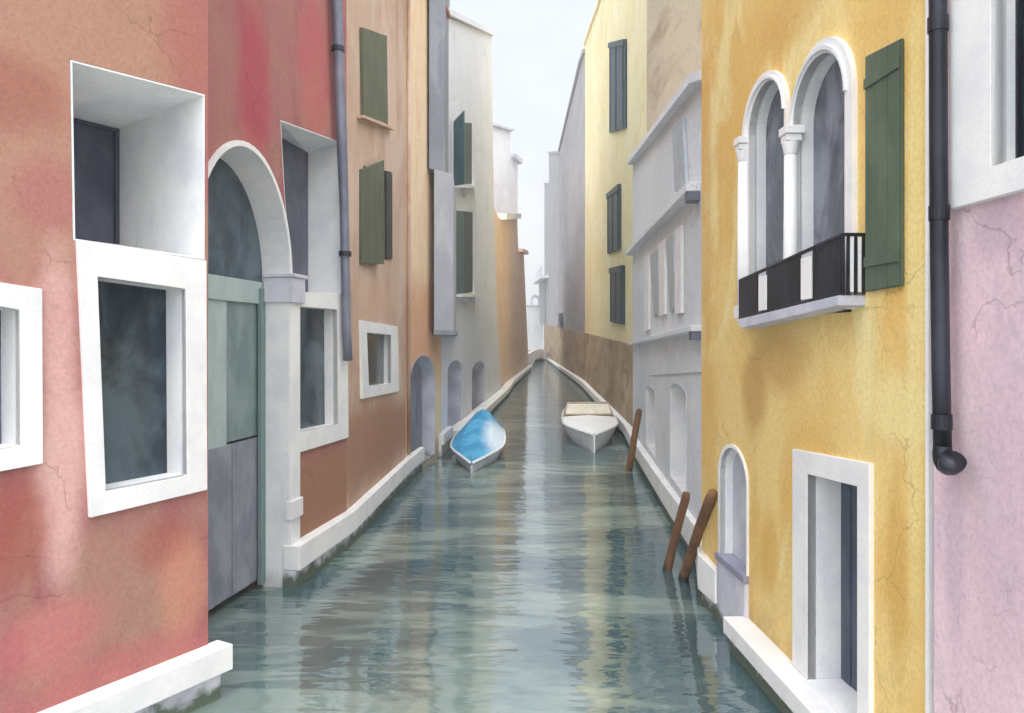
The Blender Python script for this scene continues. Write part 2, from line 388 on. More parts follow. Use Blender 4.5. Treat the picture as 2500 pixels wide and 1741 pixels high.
# ------------------------------------------------------------------ window builders
def rect_window(W, parent, outer, inner, depth, holes, glassm=None, frame_m=None, back_r=None, name='window', proud=.03, sill=True, bars=False):
    """stone surround (outer/inner pixel loops), lined reveal and a pane set back by depth. loops TL,TR,BR,BL"""
    fo = W.loop(outer); fi = W.loop(inner)
    fm = frame_m or white
    bm = B(); ring(bm, W, fo, fi, -.02, proud)
    fr = obj(name, bm, fm, parent, bevel=.006)
    bm = B(); lining(bm, W, fi, fi, proud - .002, depth, .0)
    obj('reveal', bm, white2 if not back_r else back_r, fr)
    bm = B(); wpoly(bm, W, grow(fi, .006), -depth - .02, -depth)
    obj('pane', bm, glassm or g_dark, fr)
    holes.append(grow(fi, .012))
    return fr
def roof_slab(parent, foot, z, over=.0, th=.12):
    bm = B(); prism(bm, foot, z, z + th); obj('roof', bm, roof_m, parent)

# ================================================================== LEFT BANK
# ---------------- red house
red = thing('red_house', (-2.9, 7.2, 0), 'red plaster house at the left with deep white windows and an arched water door', 'house')
holes1 = []; holes2 = []; T1 = 1.15; T2 = .62
# upper recessed window (near wing)
f_up = WA1.loop([(176, 152), (496, 234), (496, 630), (183, 583)])
dp1 = depth_for(WA1, f_up[1][0], 287)
bk_r = [(f_up[1][0], z) for _, z in WA1.loop([(287, 316), (287, 596)], -dp1)]
bk = [(f_up[0][0] + .02, bk_r[0][1]), bk_r[0], bk_r[1], (f_up[3][0] + .02, bk_r[1][1])]
bm = B(); lining(bm, WA1, f_up, bk, .003, dp1, .012)
wup = obj('window', bm, white2, red); tag(wup, 'deep white recess of the upper window nearest the viewer')
bm = B(); wpoly(bm, WA1, grow(bk, .01), -dp1 - .02, -dp1 + .002); obj('pane', bm, g_violet, wup)
bm = B(); wpoly(bm, WA1, [bk[0], (bk[0][0] + .0, bk[3][1]), (bk[0][0] + .03, bk[3][1]), (bk[0][0] + .03, bk[0][1])], -dp1 + .003, -dp1 + .03)
wbox(bm, WA1, bk[1][0] - .035, bk[1][0] - .003, bk[2][1], bk[1][1], -dp1 + .003, -dp1 + .03)
wbox(bm, WA1, bk[0][0], bk[1][0], bk[1][1] - .03, bk[1][1] - .003, -dp1 + .003, -dp1 + .028)
obj('frame', bm, paint('dark_sash_paint', (62, 62, 76), (74, 76, 88)), wup)
holes1.append(grow(f_up, .016))
# lower window, white band joins it to the upper one
wl = rect_window(WA1, red, [(184, 589), (498, 637), (500, 1195), (215, 1263)], [(232, 676), (447, 706), (450, 1160), (252, 1198)], depth_for(WA1, WA1.uu(448), 406), holes1, g_dark)
# window cut by the frame edge
rect_window(WA1, red, [(-230, 655), (97, 706), (99, 1131), (-230, 1192)], [(-170, 722), (41, 757), (43, 1088), (-170, 1130)], depth_for(WA1, WA1.uu(42), 3), holes1, g_grey)
zt1 = 2.6 + 5.4
oL = [WA1.hit(-700)[0], WA1.uu(508)]
bm = B()
facade(bm, WA1, [(oL[0], -.6), (oL[1], -.6), (oL[1], zt1), (oL[0], zt1)], holes1, T1)
ucorner = oL[1]
# body behind near wing
prism(bm, [tuple(WA1.pt(oL[0], 0, -T1).xy), tuple(WA1.pt(oL[1], 0, -T1).xy), tuple(WA1.pt(oL[1] + .3, 0, -4.0).xy), tuple(WA1.pt(oL[0], 0, -4.0).xy)], -.6, zt1)
# far wing: arch door and window
zs = WA2.hit(703, 682)[1]; zp = WA2.hit(600, 362)[1]
uR = WA2.uu(703); uC = WA2.uu(600); uL = 2 * uC - uR
afront = archl(uL, uR, -.5, zs, zp, 28)
dD = .29
aback = [(u, z if z < zs else zs + (z - zs) * .94) for u, z in archl(uL + .0, uR - .0, -.5, zs, zp, 28)]
f2 = WA2.loop([(685, 296), (833, 350), (836, 722), (700, 715)])
f2[3] = (f2[0][0], f2[3][1]); f2[2] = (f2[1][0], f2[2][1])
side2 = WA2.loop([(717, 715), (712, 640), (702, 560), (695, 480)])
d2 = depth_for(WA2, f2[1][0], 752)
bkr = [(f2[1][0], z) for _, z in WA2.loop([(749, 372), (752, 716)], -d2)]
bk2 = [(f2[0][0] + .02, bkr[0][1]), (bkr[0][0], bkr[0][1]), (bkr[0][0], bkr[1][1]), (f2[0][0] + .02, bkr[1][1])]
f2 = f2[:3] + side2; bk2 = bk2[:3] + [(u + .01, z) for u, z in side2]
bm2 = B(); lining(bm2, WA2, f2, bk2, .003, d2, .012)
w2 = obj('window', bm2, white2, red); tag(w2, 'white recess of the upper window beside the drainpipe')
bm2 = B(); wpoly(bm2, WA2, grow(bk2, .01), -d2 - .02, -d2 + .002); obj('pane', bm2, g_violet, w2)
holes2.append(grow(f2, .016))
rect_window(WA2, red, [(716, 713), (843, 716), (846, 1068), (722, 1106)], [(718.5, 748), (818, 756), (820, 1036), (724, 1056)], depth_for(WA2, WA2.uu(819), 792), holes2, g_dark)
holes2.append(grow(afront, .016))
u0 = uL - .07; u1 = WA2.uu(846)
facade(bm, WA2, [(u0, -.6), (u1, -.6), (u1, zt1), (u0, zt1)], holes2, T2)
prism(bm, [tuple(WA1.pt(ucorner, 0, -.5).xy), tuple(WA2.pt(u0, 0, 0).xy), tuple(WA2.pt(u0, 0, -T2).xy), tuple(WA1.pt(ucorner + .002, 0, -T1 - .2).xy)], -.6, zt1)
prism(bm, [tuple(WA2.pt(u0 - .0, 0, -T2).xy), tuple(WA2.pt(u1, 0, -T2).xy), tuple(WA2.pt(u1, 0, -4).xy), tuple(WA2.pt(u0 + .6, 0, -4).xy)], -.6, zt1)
obj('wall', bm, m_red, red)
bm = B(); prism(bm, [tuple(WA1.pt(oL[0], 0, .25).xy), tuple(WA1.pt(oL[1] + .1, 0, .25).xy), tuple(WA2.pt(u1, 0, .25).xy), tuple(WA2.pt(u1, 0, -4).xy), tuple(WA1.pt(oL[0], 0, -4).xy)], zt1 + .003, zt1 + .16)
obj('roof', bm, roof_m, red)
# arched water door
bm = B(); lining(bm, WA2, afront, aback, .012, dD, .02)
wd = obj('water_door', bm, white2, red); tag(wd, 'white arched water door with pale green panels')
uB0, uB1 = uL - .1, uR + .04
def dz(y, x=600): return WA2.hit(x, y, -dD)[1]
bm = B(); wpoly(bm, WA2, [(u, z) for u, z in grow(aback, .02) if z > dz(690)] + [(uB0 + .07, dz(684)), (uB1 - .01, dz(684))][::1], -dD - .05, -dD - .02)
bm.free()
bm = B(); L_ = archl(uL - .02, uR + .02, dz(684), zs, zs + (zp - zs) * .96, 28); wpoly(bm, WA2, L_, -dD - .06, -dD - .003); obj('fanlight', bm, glass('fanlight_glass', (48, 62, 74), (88, 104, 114)), wd)
bm = B(); wbox(bm, WA2, uB0, uB1, dz(739), dz(684) + .002, -dD - .06, -dD + .015); obj('lintel', bm, door_green2, wd, bevel=.006)
uspl = WA2.uu(556, -dD)
bm = B(); wbox(bm, WA2, uspl, uB1, dz(1070), dz(739) - .002, -dD - .06, -dD - .02); obj('glazed_panel', bm, door_green, wd)
bm = B(); wbox(bm, WA2, uB0, uspl - .002, dz(1078), dz(739) - .002, -dD - .06, -dD - .012); obj('side_panel', bm, door_green2, wd)
bm = B()
n = 6
for i in range(n):
    a = uB0 + (uB1 - uB0) * i / n; b = uB0 + (uB1 - uB0) * (i + 1) / n
    wbox(bm, WA2, a + .004, b - .004, .10, dz(1076), -dD - .06, -dD - .005 - .006 * (i % 2))
obj('door', bm, door_grey, wd, bevel=.004)
bm = B(); wbox(bm, WA2, uR - .105, uR - .003, 0.05, zs - .1, -dD + .003, -dD + .04)
obj('door_post', bm, paint('green_post', (118, 140, 138), (104, 128, 128)), wd)
# pilaster, capital, base at the right of the door
uP = WA2.uu(726)
bm = B(); wbox(bm, WA2, uR + .004, uP, .0, zs + .0, -.01, .035)
wbox(bm, WA2, uR - .02, uP + .02, dz(1252) - .14, dz(1205) - .14, -.02, .06)
pl = obj('pilaster', bm, white, wd, bevel=.008)
bm = B(); wbox(bm, WA2, uR - .03, uP + .05, WA2.hit(700, 738)[1], zs + .02, -dD * .9, .07)
wbox(bm, WA2, uR - .045, uP + .075, zs + .022, zs + .06, -dD * .9, .09); obj('capital', bm, lilac, pl, bevel=.008)
# archivolt band
bm = B(); A_o = archl(uL - .05, uR + .05, zs + .06, zs, zp + .05, 28)[2:]; A_i = archl(uL + .0, uR - .0, zs + .06, zs, zp, 28)[2:]
for i in range(len(A_o) - 1):
    q = [A_o[i], A_o[i + 1], A_i[i + 1], A_i[i]]
    if min(p[1] for p in q) > zs - .02: wpoly(bm, WA2, q, -.01, .03)
obj('arch_moulding', bm, white, wd)
# drainpipe at the corner of the red house
pts = [WA2.pt(*WA2.hit(x, y, .10), .10) for x, y in ((822, -900), (822, 0), (828, 200), (834, 330), (840, 500), (846, 800), (850, 880))]
bm = B(); tube(bm, pts, [.066] * 4 + [.055] * 3, 16)
dpipe = obj('drainpipe', bm, metal_pipe, red, smooth=True)
for y, x in ((120, 825.5), (620, 842.5)):
    bm = B(); p = WA2.pt(*WA2.hit(x, y, .10), .10); tube(bm, [p + Vector((0, 0, -.03)), p + Vector((0, 0, .03))], .078, 16); obj('bracket', bm, metal_dark, dpipe)
# plinth of the near wing
bm = B(); uu0 = oL[0]; ue = oL[1]
wbox(bm, WA1, uu0, ue + .10, .20, .385, -.02, .15)
pp = obj('plinth', bm, white, red, bevel=.01)
bm = B(); wbox(bm, WA1, uu0, ue + .04, -.6, .196, -.02, .09); obj('footing', bm, lilac, pp, bevel=.01)

# ---------------- quay ledge in front of red far wing and tan house
quay = [WA2.pt(WA2.uu(703) - .02, 0, .0), WA2.pt(u1, 0, 0), WB.pt(WB.L, 0, 0), WC.pt(WC.uu(1031), 0, .0)]
def ledge(name, pts, side, prot, zb0, zb1, mats, in_=.05, zlist=None, end_cap=0):
    """stone ledge along a polyline of wall-base points; side=+1 protrudes to +X"""
    n = len(pts); nor = []
    for i in range(n):
        t_ = (pts[min(i + 1, n - 1)] - pts[max(i - 1, 0)]).normalized(); v = Vector((t_.y, -t_.x, 0))
        if v.x * side < 0: v = -v
        nor.append(v)
    def band(bm, o0, o1, z0, z1s):
        rings = []
        for i in range(n):
            a = pts[i] + nor[i] * o0; b = pts[i] + nor[i] * (o1[i] if isinstance(o1, list) else o1)
            z1 = z1s[i] if isinstance(z1s, list) else z1s; z0_ = z0[i] if isinstance(z0, list) else z0
            rings.append([bm.verts.new((p.x, p.y, z)) for p, z in ((a, z0_), (b, z0_), (b, z1), (a, z1))])
        for r, s_ in zip(rings, rings[1:]):
            for k in range(4): face(bm, (r[k], r[(k + 1) % 4], s_[(k + 1) % 4], s_[k]))
        face(bm, rings[0]); face(bm, rings[-1][::-1])
    bm = B(); band(bm, -in_, prot, zb0, zlist or zb1); top = struct(name, bm, mats[0], bevel=.012)
    bm = B(); band(bm, -in_, [q - .05 for q in prot] if isinstance(prot, list) else prot - .05, -.6, [z - .003 for z in zb0] if isinstance(zb0, list) else zb0 - .003)
    struct(name + '_footing', bm, mats[1])
ledge('quay_ledge', quay, 1, [.14, .11, .10, .05], .19, .45, (white, lilac))

# ---------------- tan house
tan = thing('tan_house', tuple(WB.pt(1.5, 0, -1)), 'tan and brown plaster house with olive shutters beside the grey drainpipe', 'house')
hb = []
rect_window(WB, tan, [(876, 782), (967, 797), (971, 955), (879, 974)], [(891, 812), (951, 818), (951, 937), (896, 944)], depth_for(WB, WB.uu(951), 937), hb, g_teal)
# upper window with closed olive shutter
bm = B(); wpoly(bm, WB, WB.loop([(877, 67), (937, 88), (940, 304), (880, 281)]), .004, .05)
sh = obj('shutter', bm, sh_olive, tan, bevel=.004); tag(sh, 'closed olive shutter of the top window')
bm = B(); wpoly(bm, WB, WB.loop([(871, 281), (950, 311), (950, 318), (871, 288)]), -.01, .1); obj('sill', bm, m_tan, sh)
# lower window: dark opening with one olive leaf swung out
lo = WB.loop([(886, 405), (955, 420), (958, 633), (889, 640)])
bm = B(); lining(bm, WB, lo, lo, .004, .15, .01); lw = obj('window', bm, m_tan, tan)
bm = B(); wpoly(bm, WB, grow(lo, .005), -.17, -.15); obj('pane', bm, g_teal, lw); hb.append(grow(lo, .01))
z0_ = lo[2][1]; z1_ = lo[0][1]
a = WB.pt(lo[0][0], 0, .02)
def leaf(W, xa, ya0, ya1, oa, xb, yb0, yb1, ob, th=.03):
    p = [W.pt(*W.hit(xa, ya0, oa), oa), W.pt(*W.hit(xb, yb0, ob), ob), W.pt(*W.hit(xb, yb1, ob), ob), W.pt(*W.hit(xa, ya1, oa), oa)]
    v = (p[1] - p[0]).cross(p[2] - p[0]).normalized() * th
    bm = B(); prism_pts(bm, p, [q + v for q in p]); return bm
obj('shutter', leaf(WB, 882, 414, 645, .03, 938, 391, 645, .12), sh_olive, tan, bevel=.004)
obj('shutter', leaf(WB, 944, 420, 633, .01, 958, 424, 633, .03), paint('black_opening_paint', (46, 48, 50), (58, 60, 60), slats=12), tan)  # black sheet painting in the dark of the opening, not a second leaf
zt2 = 2.6 + 6.5
bm = B(); facade(bm, WB, [(0, -.6), (WB.L, -.6), (WB.L, zt2), (0, zt2)], hb, .3)
ft = [tuple(WB.pt(0, 0, -.3).xy), tuple(WB.pt(WB.L, 0, -.3).xy), tuple(WB.pt(WB.L, 0, -4).xy), tuple(WB.pt(0, 0, -4).xy)]
prism(bm, ft, -.6, zt2); obj('wall', bm, m_tan, tan)
roof_slab(tan, [tuple(WB.pt(0, 0, .2).xy), tuple(WB.pt(WB.L, 0, .2).xy), tuple(WB.pt(WB.L, 0, -4).xy), tuple(WB.pt(0, 0, -4).xy)], zt2 + .003)

# ---------------- orange house with arched door
org = thing('orange_house', tuple(WC.pt(1.5, 0, -1)), 'narrow orange plaster house with a tall grey arched water door', 'house')
ua, ub = WC.uu(999), WC.uu(1061)
zsC = WC.hit(1030, 935)[1]; zpC = WC.hit(1030, 868)[1]
lc = archl(ua, ub, .12, zsC, zpC, 20)
bm = B(); lining(bm, WC, lc, lc, .006, .3, .03); dc = obj('water_door', bm, lilac, org)
bm = B()
for i in range(5):
    a = ua - .01 + (ub - ua + .02) * i / 5; b = ua - .01 + (ub - ua + .02) * (i + 1) / 5
    wbox(bm, WC, a + .01, b - .01, .05, zsC, -.33, -.285 - .01 * (i % 2))
wpoly(bm, WC, archl(ua - .01, ub + .01, zsC + .003, zsC + .01, zpC + .01, 20), -.33, -.29)
obj('door', bm, door_grey, dc)
hc = [grow(lc, .02)]
uc0, uc1 = -.02, WC.uu(1078)
bm = B(); facade(bm, WC, [(uc0, -.6), (uc1, -.6), (uc1, zt2 + 1), (uc0, zt2 + 1)], hc, .4)
prism(bm, [tuple(WC.pt(uc0, 0, -.4).xy), tuple(WC.pt(uc1, 0, -.4).xy), tuple(WC.pt(uc1, 0, -4).xy), tuple(WC.pt(uc0, 0, -4).xy)], -.6, zt2 + 1)
obj('wall', bm, m_orange, org)
roof_slab(org, [tuple(WC.pt(uc0, 0, .2).xy), tuple(WC.pt(uc1, 0, .2).xy), tuple(WC.pt(uc1, 0, -4).xy), tuple(WC.pt(uc0, 0, -4).xy)], zt2 + 1.003)
bm = B(); u_, z_ = WC.hit(985, 700); 
tube(bm, [WC.pt(.05, 0.5, .05), WC.pt(.05, zt2 + .6, .05)], .035, 10); obj('drainpipe', bm, m_tan, org, smooth=True)

# ---------------- tall pale grey house
pal = thing('pale_grey_house', tuple(WD.pt(8, 0, -1.5)), 'tall pale grey house with teal shutters and two slim arched niches', 'house')
hd = []
def niche(W, parent, px, depth, mat, dmat, holes, name='niche'):
    """px: left col, right col, y spring, y peak, y bottom (rows measured at middle column)"""
    l, r, ys, yp, yb = px; m = (l + r) / 2
    ua, ub = W.uu(l), W.uu(r)
    lp = archl(ua, ub, W.hit(m, yb)[1], W.hit(m, ys)[1], W.hit(m, yp)[1], 16)
    bm = B(); lining(bm, W, lp, lp, .006, depth, .02); o = obj(name, bm, mat, parent)
    bm = B(); wpoly(bm, W, grow(lp, .01), -depth - .05, -depth + .002); obj('panel', bm, dmat, o)
    holes.append(grow(lp, .015)); return o
niche(WD, pal, (1093, 1126, 905, 880, 1056), .45, lilac, door_blue, hd)
niche(WD, pal, (1152, 1183, 905, 882, 1012), .45, lilac, door_blue, hd)
wo = WD.loop([(1127, 292), (1152, 300), (1152, 448), (1127, 448)])
def shut_window(W, parent, loop, glassm, mat, holes, depth=.2):
    lo = W.loop(loop); bm = B(); lining(bm, W, lo, lo, .004, depth, .02); o = obj('window', bm, mat, parent)
    bm = B(); wpoly(bm, W, grow(lo, .01), -depth - .05, -depth + .002); obj('pane', bm, glassm, o); holes.append(grow(lo, .015)); return o
w_ = shut_window(WD, pal, [(1110, 300), (1152, 302), (1152, 447), (1113, 450)], g_teal, white2, hd)
obj('shutter', leaf(WD, 1107, 297, 453, .04, 1132, 270, 450, .35), sh_teal, pal)
obj('shutter', leaf(WD, 1132, 299, 449, .02, 1152, 301, 449, .06), sh_dark, pal)
w_ = shut_window(WD, pal, [(1112, 514), (1154, 518), (1156, 713), (1120, 717)], g_teal, white2, hd)
obj('shutter', leaf(WD, 1112, 514, 718, .02, 1134, 516, 716, .05), sh_teal, pal)
obj('shutter', leaf(WD, 1134.5, 516, 716, .02, 1154, 518, 713, .05), sh_dark, pal)
for (xa, xb, y) in ((1106, 1158, 452), (1110, 1160, 718)):
    bm = B(); wpoly(bm, WD, WD.loop([(xa, y), (xb, y - 1), (xb, y + 6), (xa, y + 7)]), -.01, .22); obj('sill', bm, white, pal)
    bm = B(); xm = (xa + xb) / 2 - 2; 
    prism_pts(bm, [WD.pt(*WD.hit(x_, y_), .0) for x_, y_ in ((xm - 8, y + 8), (xm + 12, y + 8), (xm + 2, y + 30))], [WD.pt(*WD.hit(x_, y_), .15 if y_ < y + 20 else .02) for x_, y_ in ((xm - 8, y + 8), (xm + 12, y + 8), (xm + 2, y + 30))])
    obj('bracket', bm, lilac, pal)
dl = WD.loop([(1076, 36), (1200, 86), (1206, 505), (1215, 816), (1226, 972)])
bl = (dl[4][0], -.6); tl = (WD.uu(1076), -.6)
outl = [tl, bl, dl[4], dl[3], dl[2], dl[1], dl[0]]
bm = B(); facade(bm, WD, outl, hd, .5)
wpoly(bm, WD, outl, -5, -.5)
obj('wall', bm, m_pale, pal)
bm = B(); a0, a1 = dl[0], dl[1]
wpoly(bm, WD, [(a0[0] - .1, a0[1] + .01), (a1[0] + .1, a1[1] + .01), (a1[0] + .1, a1[1] + .16), (a0[0] - .1, a0[1] + .16)], -5.1, .12); obj('roof', bm, m_pale, pal)
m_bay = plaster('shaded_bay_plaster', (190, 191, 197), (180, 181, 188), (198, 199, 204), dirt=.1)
# projecting bay at the near corner, carried above the water
def xd(x, d): return ((x - CX) / F * d, d)
zb0 = P(0, 806, 16.7).z; zb1 = P(0, 420, 16.7).z; ztb = P(0, -260, 16.7).z
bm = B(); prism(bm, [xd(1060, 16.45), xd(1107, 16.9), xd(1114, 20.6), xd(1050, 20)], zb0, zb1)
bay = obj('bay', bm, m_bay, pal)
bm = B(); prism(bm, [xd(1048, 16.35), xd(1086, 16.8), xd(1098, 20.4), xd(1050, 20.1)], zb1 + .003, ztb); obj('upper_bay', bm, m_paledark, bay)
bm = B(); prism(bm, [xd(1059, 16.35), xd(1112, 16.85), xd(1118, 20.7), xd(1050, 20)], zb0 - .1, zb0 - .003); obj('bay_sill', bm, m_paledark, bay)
# water steps and ledge below
ledge('water_steps', [WC.pt(WC.uu(1071), 0, 0), WD.pt(WD.uu(1082), 0, 0), WD.pt(WD.uu(1095), 0, .0)], 1, .12, .25, .5, (white, white))
def lpts(W, xs): return [W.pt(W.uu(x), 0, 0) for x in xs]
ledge('far_quay_ledge', lpts(WD, (1097, 1130, 1170, 1205, 1226)) + lpts(WE, (1240, 1262, 1290)), 1, .35, .16, .38, (white, lilac))

# ---------------- narrow orange house + white house behind
e = thing('orange_narrow_house', tuple(WE.pt(12, 0, -2)), 'narrow pale orange house further along the left bank before the bridge', 'house')
el = WE.loop([(1204, 503), (1217, 530), (1223, 537), (1262, 533), (1266, 614), (1279, 623), (1290, 868), (1292, 905)])
bm = B(); o_ = [(el[0][0], -.6), (el[-1][0], -.6)] + el[::-1][0:0] + [(el[7][0], el[7][1])] + [el[6], el[5], el[4], el[3], el[2], el[1], el[0]]
wpoly(bm, WE, o_, -6, 0); obj('wall', bm, m_orange2, e)
bm = B(); wpoly(bm, WE, [(el[2][0], el[2][1] + .01), (el[3][0] + .2, el[3][1] + .01), (el[3][0] + .2, el[3][1] + .35), (el[2][0], el[2][1] + .35)], -6, .3); obj('roof', bm, m_white, e)
bm = B(); wpoly(bm, WE, WE.loop([(1266, 607), (1282, 613), (1282, 622), (1266, 615)]), -.2, .3); obj('cornice', bm, m_orange2, e)
WF = Wall(1190, 60, 1266, 63)
fh = thing('white_house', tuple(WF.pt(1, 0, -3)), 'white house with a stepped roofline rising behind the orange houses', 'house')
fl_ = WF.loop([(1190, 304), (1246, 320), (1247, 378), (1264, 392), (1264, 900)])
bm = B(); wpoly(bm, WF, [(fl_[0][0], -.6), (fl_[4][0], -.6), fl_[3], fl_[2], fl_[1], fl_[0]], -6, 0); obj('wall', bm, m_white, fh)
bm = B(); wpoly(bm, WF, WF.loop([(1190, 300), (1249, 316), (1249, 321), (1190, 305)]), -6.2, .3); obj('roof', bm, lilac, fh)
bm = B(); wpoly(bm, WF, WF.loop([(1247, 376), (1268, 391), (1266, 402), (1247, 384)]), -.5, .4); obj('cornice', bm, lilac, fh)

# ---------------- far tower and bridge
tw = thing('bell_tower', (P(1307, 0, 150).x, 150, 0), 'small white tower with an arched top at the far end of the canal', 'tower')
bm = B(); x0, x1 = xd(1288, 150)[0], xd(1326, 150)[0]
prism(bm, [(x0, 150), (x1, 150), (x1, 154), (x0, 154)], -.6, P(0, 748, 150).z); obj('wall', bm, m_white, tw)
bm = B(); zc = P(0, 748, 150).z; prism(bm, [(x0 - .15, 149.8), (x1 + .15, 149.8), (x1 + .15, 154.2), (x0 - .15, 154.2)], zc + .003, zc + .25); obj('cornice', bm, lilac, tw)
bm = B(); WW = Wall(1290, 150.6, 1324, 150.6); 
o1 = archl(.45, 2.3, zc + .26, zc + 1.2, zc + 2.3, 14); i1 = archl(.8, 1.95, zc + .26, zc + 1.2, zc + 1.85, 14)
ring(bm, WW, o1, i1, -2, 0); obj('belfry', bm, lilac, tw)
br = thing('footbridge', (P(1305, 0, 95).x, 95, 0), 'small white stone footbridge closing the far end of the canal', 'bridge')
pa = Vector((*xd(1277, 70), 0)); pb = Vector((*xd(1336, 116), 0)); ax = (pb - pa); Lb = ax.length; ax.normalize(); sd = Vector((ax.y, -ax.x, 0))
def bpt(s_, o, z): q = pa + ax * s_ + sd * o; return Vector((q.x, q.y, z))
bm = B(); n = 20; up = []; lo_ = []
for i in range(n + 1):
    s_ = Lb * i / n; k = math.sin(math.pi * i / n)
    up.append((s_, .75 + .55 * k)); lo_.append((s_, max(-.3, -.3 + .95 * k)))
lp = up + lo_[::-1]
prism_pts(bm, [bpt(s_, 0, z) for s_, z in lp], [bpt(s_, -1.6, z) for s_, z in lp]); obj('arch_span', bm, white, br)
for o0, o1 in ((.02, -.16), (-1.44, -1.62)):
    bm = B(); lp = [(s_, z + .003) for s_, z in up] + [(s_, z + .42) for s_, z in up[::-1]]
    prism_pts(bm, [bpt(s_, o0, z) for s_, z in lp], [bpt(s_, o1, z) for s_, z in lp]); obj('parapet', bm, white, br)

# ================================================================== RIGHT BANK
# ---------------- far grey houses
def far_house(name, W, pts, label, mat, zsplit, depth=6):
    """pts: pixel outline top edge left to right"""
    tl = W.loop(pts); h = thing(name, tuple(W.pt(sum(p[0] for p in tl) / len(tl), 0, -2)), label, 'house')
    zb = W.loop(zsplit)
    bm = B(); wpoly(bm, W, tl + zb[::-1], -depth, 0); obj('wall', bm, mat, h)
    bm = B(); wpoly(bm, W, [(zb[0][0], zb[0][1] - .01), (zb[-1][0], zb[-1][1] - .01), (zb[-1][0], -.6), (zb[0][0], -.6)], -depth, .06); obj('ground_floor_wall', bm, m_brownbase, h)
    for (p, q) in zip(tl, tl[1:]):
        if abs(q[0] - p[0]) > .5:
            bm = B(); wpoly(bm, W, [(p[0], p[1] + .01), (q[0], q[1] + .01), (q[0], q[1] + .25), (p[0], p[1] + .25)], -depth, .15); obj('roof', bm, mat, h)
    return h
def spl(x): return 791 + (x - 1330) * 51 / 216.0
h1 = far_house('grey_house', WH, [(1366, 370), (1418, 158), (1428, 130)], 'tall grey house with a steep slanting top left of the light yellow house', m_greyfar, [(1366, spl(1366)), (1428, spl(1428))])
h2 = far_house('grey_house', WH, [(1340, 375), (1365.5, 375)], 'slim grey house between the slanting grey house and the farthest one', m_greyfar2, [(1340, spl(1340)), (1365.5, spl(1365))])
WH3 = Wall(1318, 158, 1341, 112)
h3 = far_house('grey_house', WH3, [(1329, 450), (1341, 450)], 'farthest and lowest grey house of the right bank above the bridge', m_greyfar2, [(1329, spl(1330)), (1341, spl(1341))])
bm = B(); wpoly(bm, WH3, WH3.loop([(1318, 696), (1333, 680), (1333, 792), (1321, 790)]), -4, .2); obj('side_wing', bm, m_greyfar, h3)
bm = B()
ba = WH3.loop([(1314, 690), (1340, 672)])
wpoly(bm, WH3, [ba[0], ba[1], (ba[1][0], ba[1][1] - .4), (ba[0][0], ba[0][1] - .4)], -.2, 1.2); bal = obj('balcony', bm, m_white, h3)
for i in range(9):
    bm = B(); f_ = i / 8; u_ = ba[0][0] + (ba[1][0] - ba[0][0]) * f_; z_ = ba[0][1] + (ba[1][1] - ba[0][1]) * f_
    wbox(bm, WH3, u_ - .06, u_ + .06, z_ + .003, z_ + 1.4, 1.0, 1.12); obj('baluster', bm, lilac, bal)
bm = B(); wpoly(bm, WH, WH.loop([(1371, 765), (1375, 765), (1376, 800), (1370, 800)]), .07, .35); obj('chimney_pipe', bm, metal_dark, h1)

# ---------------- light yellow house
ly = thing('light_yellow_house', tuple(WT.pt(14, 0, -2)), 'light yellow house with three dark teal shutters above a brown base', 'house')
ht = []
def tshut(loop, oo=(.03, .03)):
    lo = WT.loop(loop); ul_, ur_ = (lo[0][0] + lo[3][0]) / 2, (lo[1][0] + lo[2][0]) / 2
    lo = [(ul_, lo[0][1]), (ur_, lo[1][1]), (ur_, lo[2][1]), (ul_, lo[3][1])]
    bm = B(); wpoly(bm, WT, lo, .004, .07); s_ = obj('shutter', bm, sh_dark, ly)
    m = [(lo[0][0] + lo[1][0]) / 2, 0]
    bm = B(); wpoly(bm, WT, [lo[0], lo[1], (lo[1][0], lo[1][1] - .18), (lo[0][0], lo[0][1] - .18)], .071, .12); obj('top_rail', bm, sh_dark, s_)
    for q in (0.08, 0.5, .92):
        bm = B(); ub_ = lo[0][0] + (lo[1][0] - lo[0][0]) * q; zt_ = lo[0][1] + (lo[1][1] - lo[0][1]) * q - .19; zb_ = lo[3][1] + (lo[2][1] - lo[3][1]) * q + .02
        wbox(bm, WT, ub_ - .05, ub_ + .05, zb_, zt_, .071, .1); obj('stile', bm, sh_dark, s_)
tshut([(1488, 125), (1528, 108), (1535, 302), (1497, 309)])
tshut([(1485, 480), (1516, 452), (1519, 606), (1490, 617)])
tshut([(1492, 658), (1525, 649), (1528, 792), (1497, 785)])
tl = WT.loop([(1428, 112), (1446, 60), (1464, 12), (1475, -40), (1500, -110), (1581, -180)]); br_ = WT.loop([(1428, 812), (1581, 851)])
bm = B(); wpoly(bm, WT, tl + [br_[1], br_[0]], -3.5, 0); obj('wall', bm, m_lyellow, ly)
bm = B(); wpoly(bm, WT, [(br_[0][0], br_[0][1] - .01), (br_[1][0], br_[1][1] - .01), (br_[1][0], -.6), (br_[0][0], -.6)], -3.5, .05); obj('ground_floor_wall', bm, m_brownbase, ly)
bm = B(); o2 = [(u, z + .01) for u, z in tl] + [(u, z + .16) for u, z in tl[::-1]]; wpoly(bm, WT, o2, -3.5, .1); obj('roof', bm, m_lyellow, ly)

# ---------------- beige house behind
bg_ = thing('beige_house', tuple(WK.pt(4, 0, -1.5)), 'beige brown house rising behind the grey house', 'house')
bm = B(); ztk = P(0, -140, 15).z + 1.5
wpoly(bm, WK, [(0, -.6), (WK.L, -.6), (WK.L, ztk), (0, ztk)], -4, 0); obj('wall', bm, m_beige, bg_)
bm = B(); wbox(bm, WK, -.1, WK.L + .1, ztk + .003, ztk + .2, -4.1, .2); obj('roof', bm, roof_m, bg_)

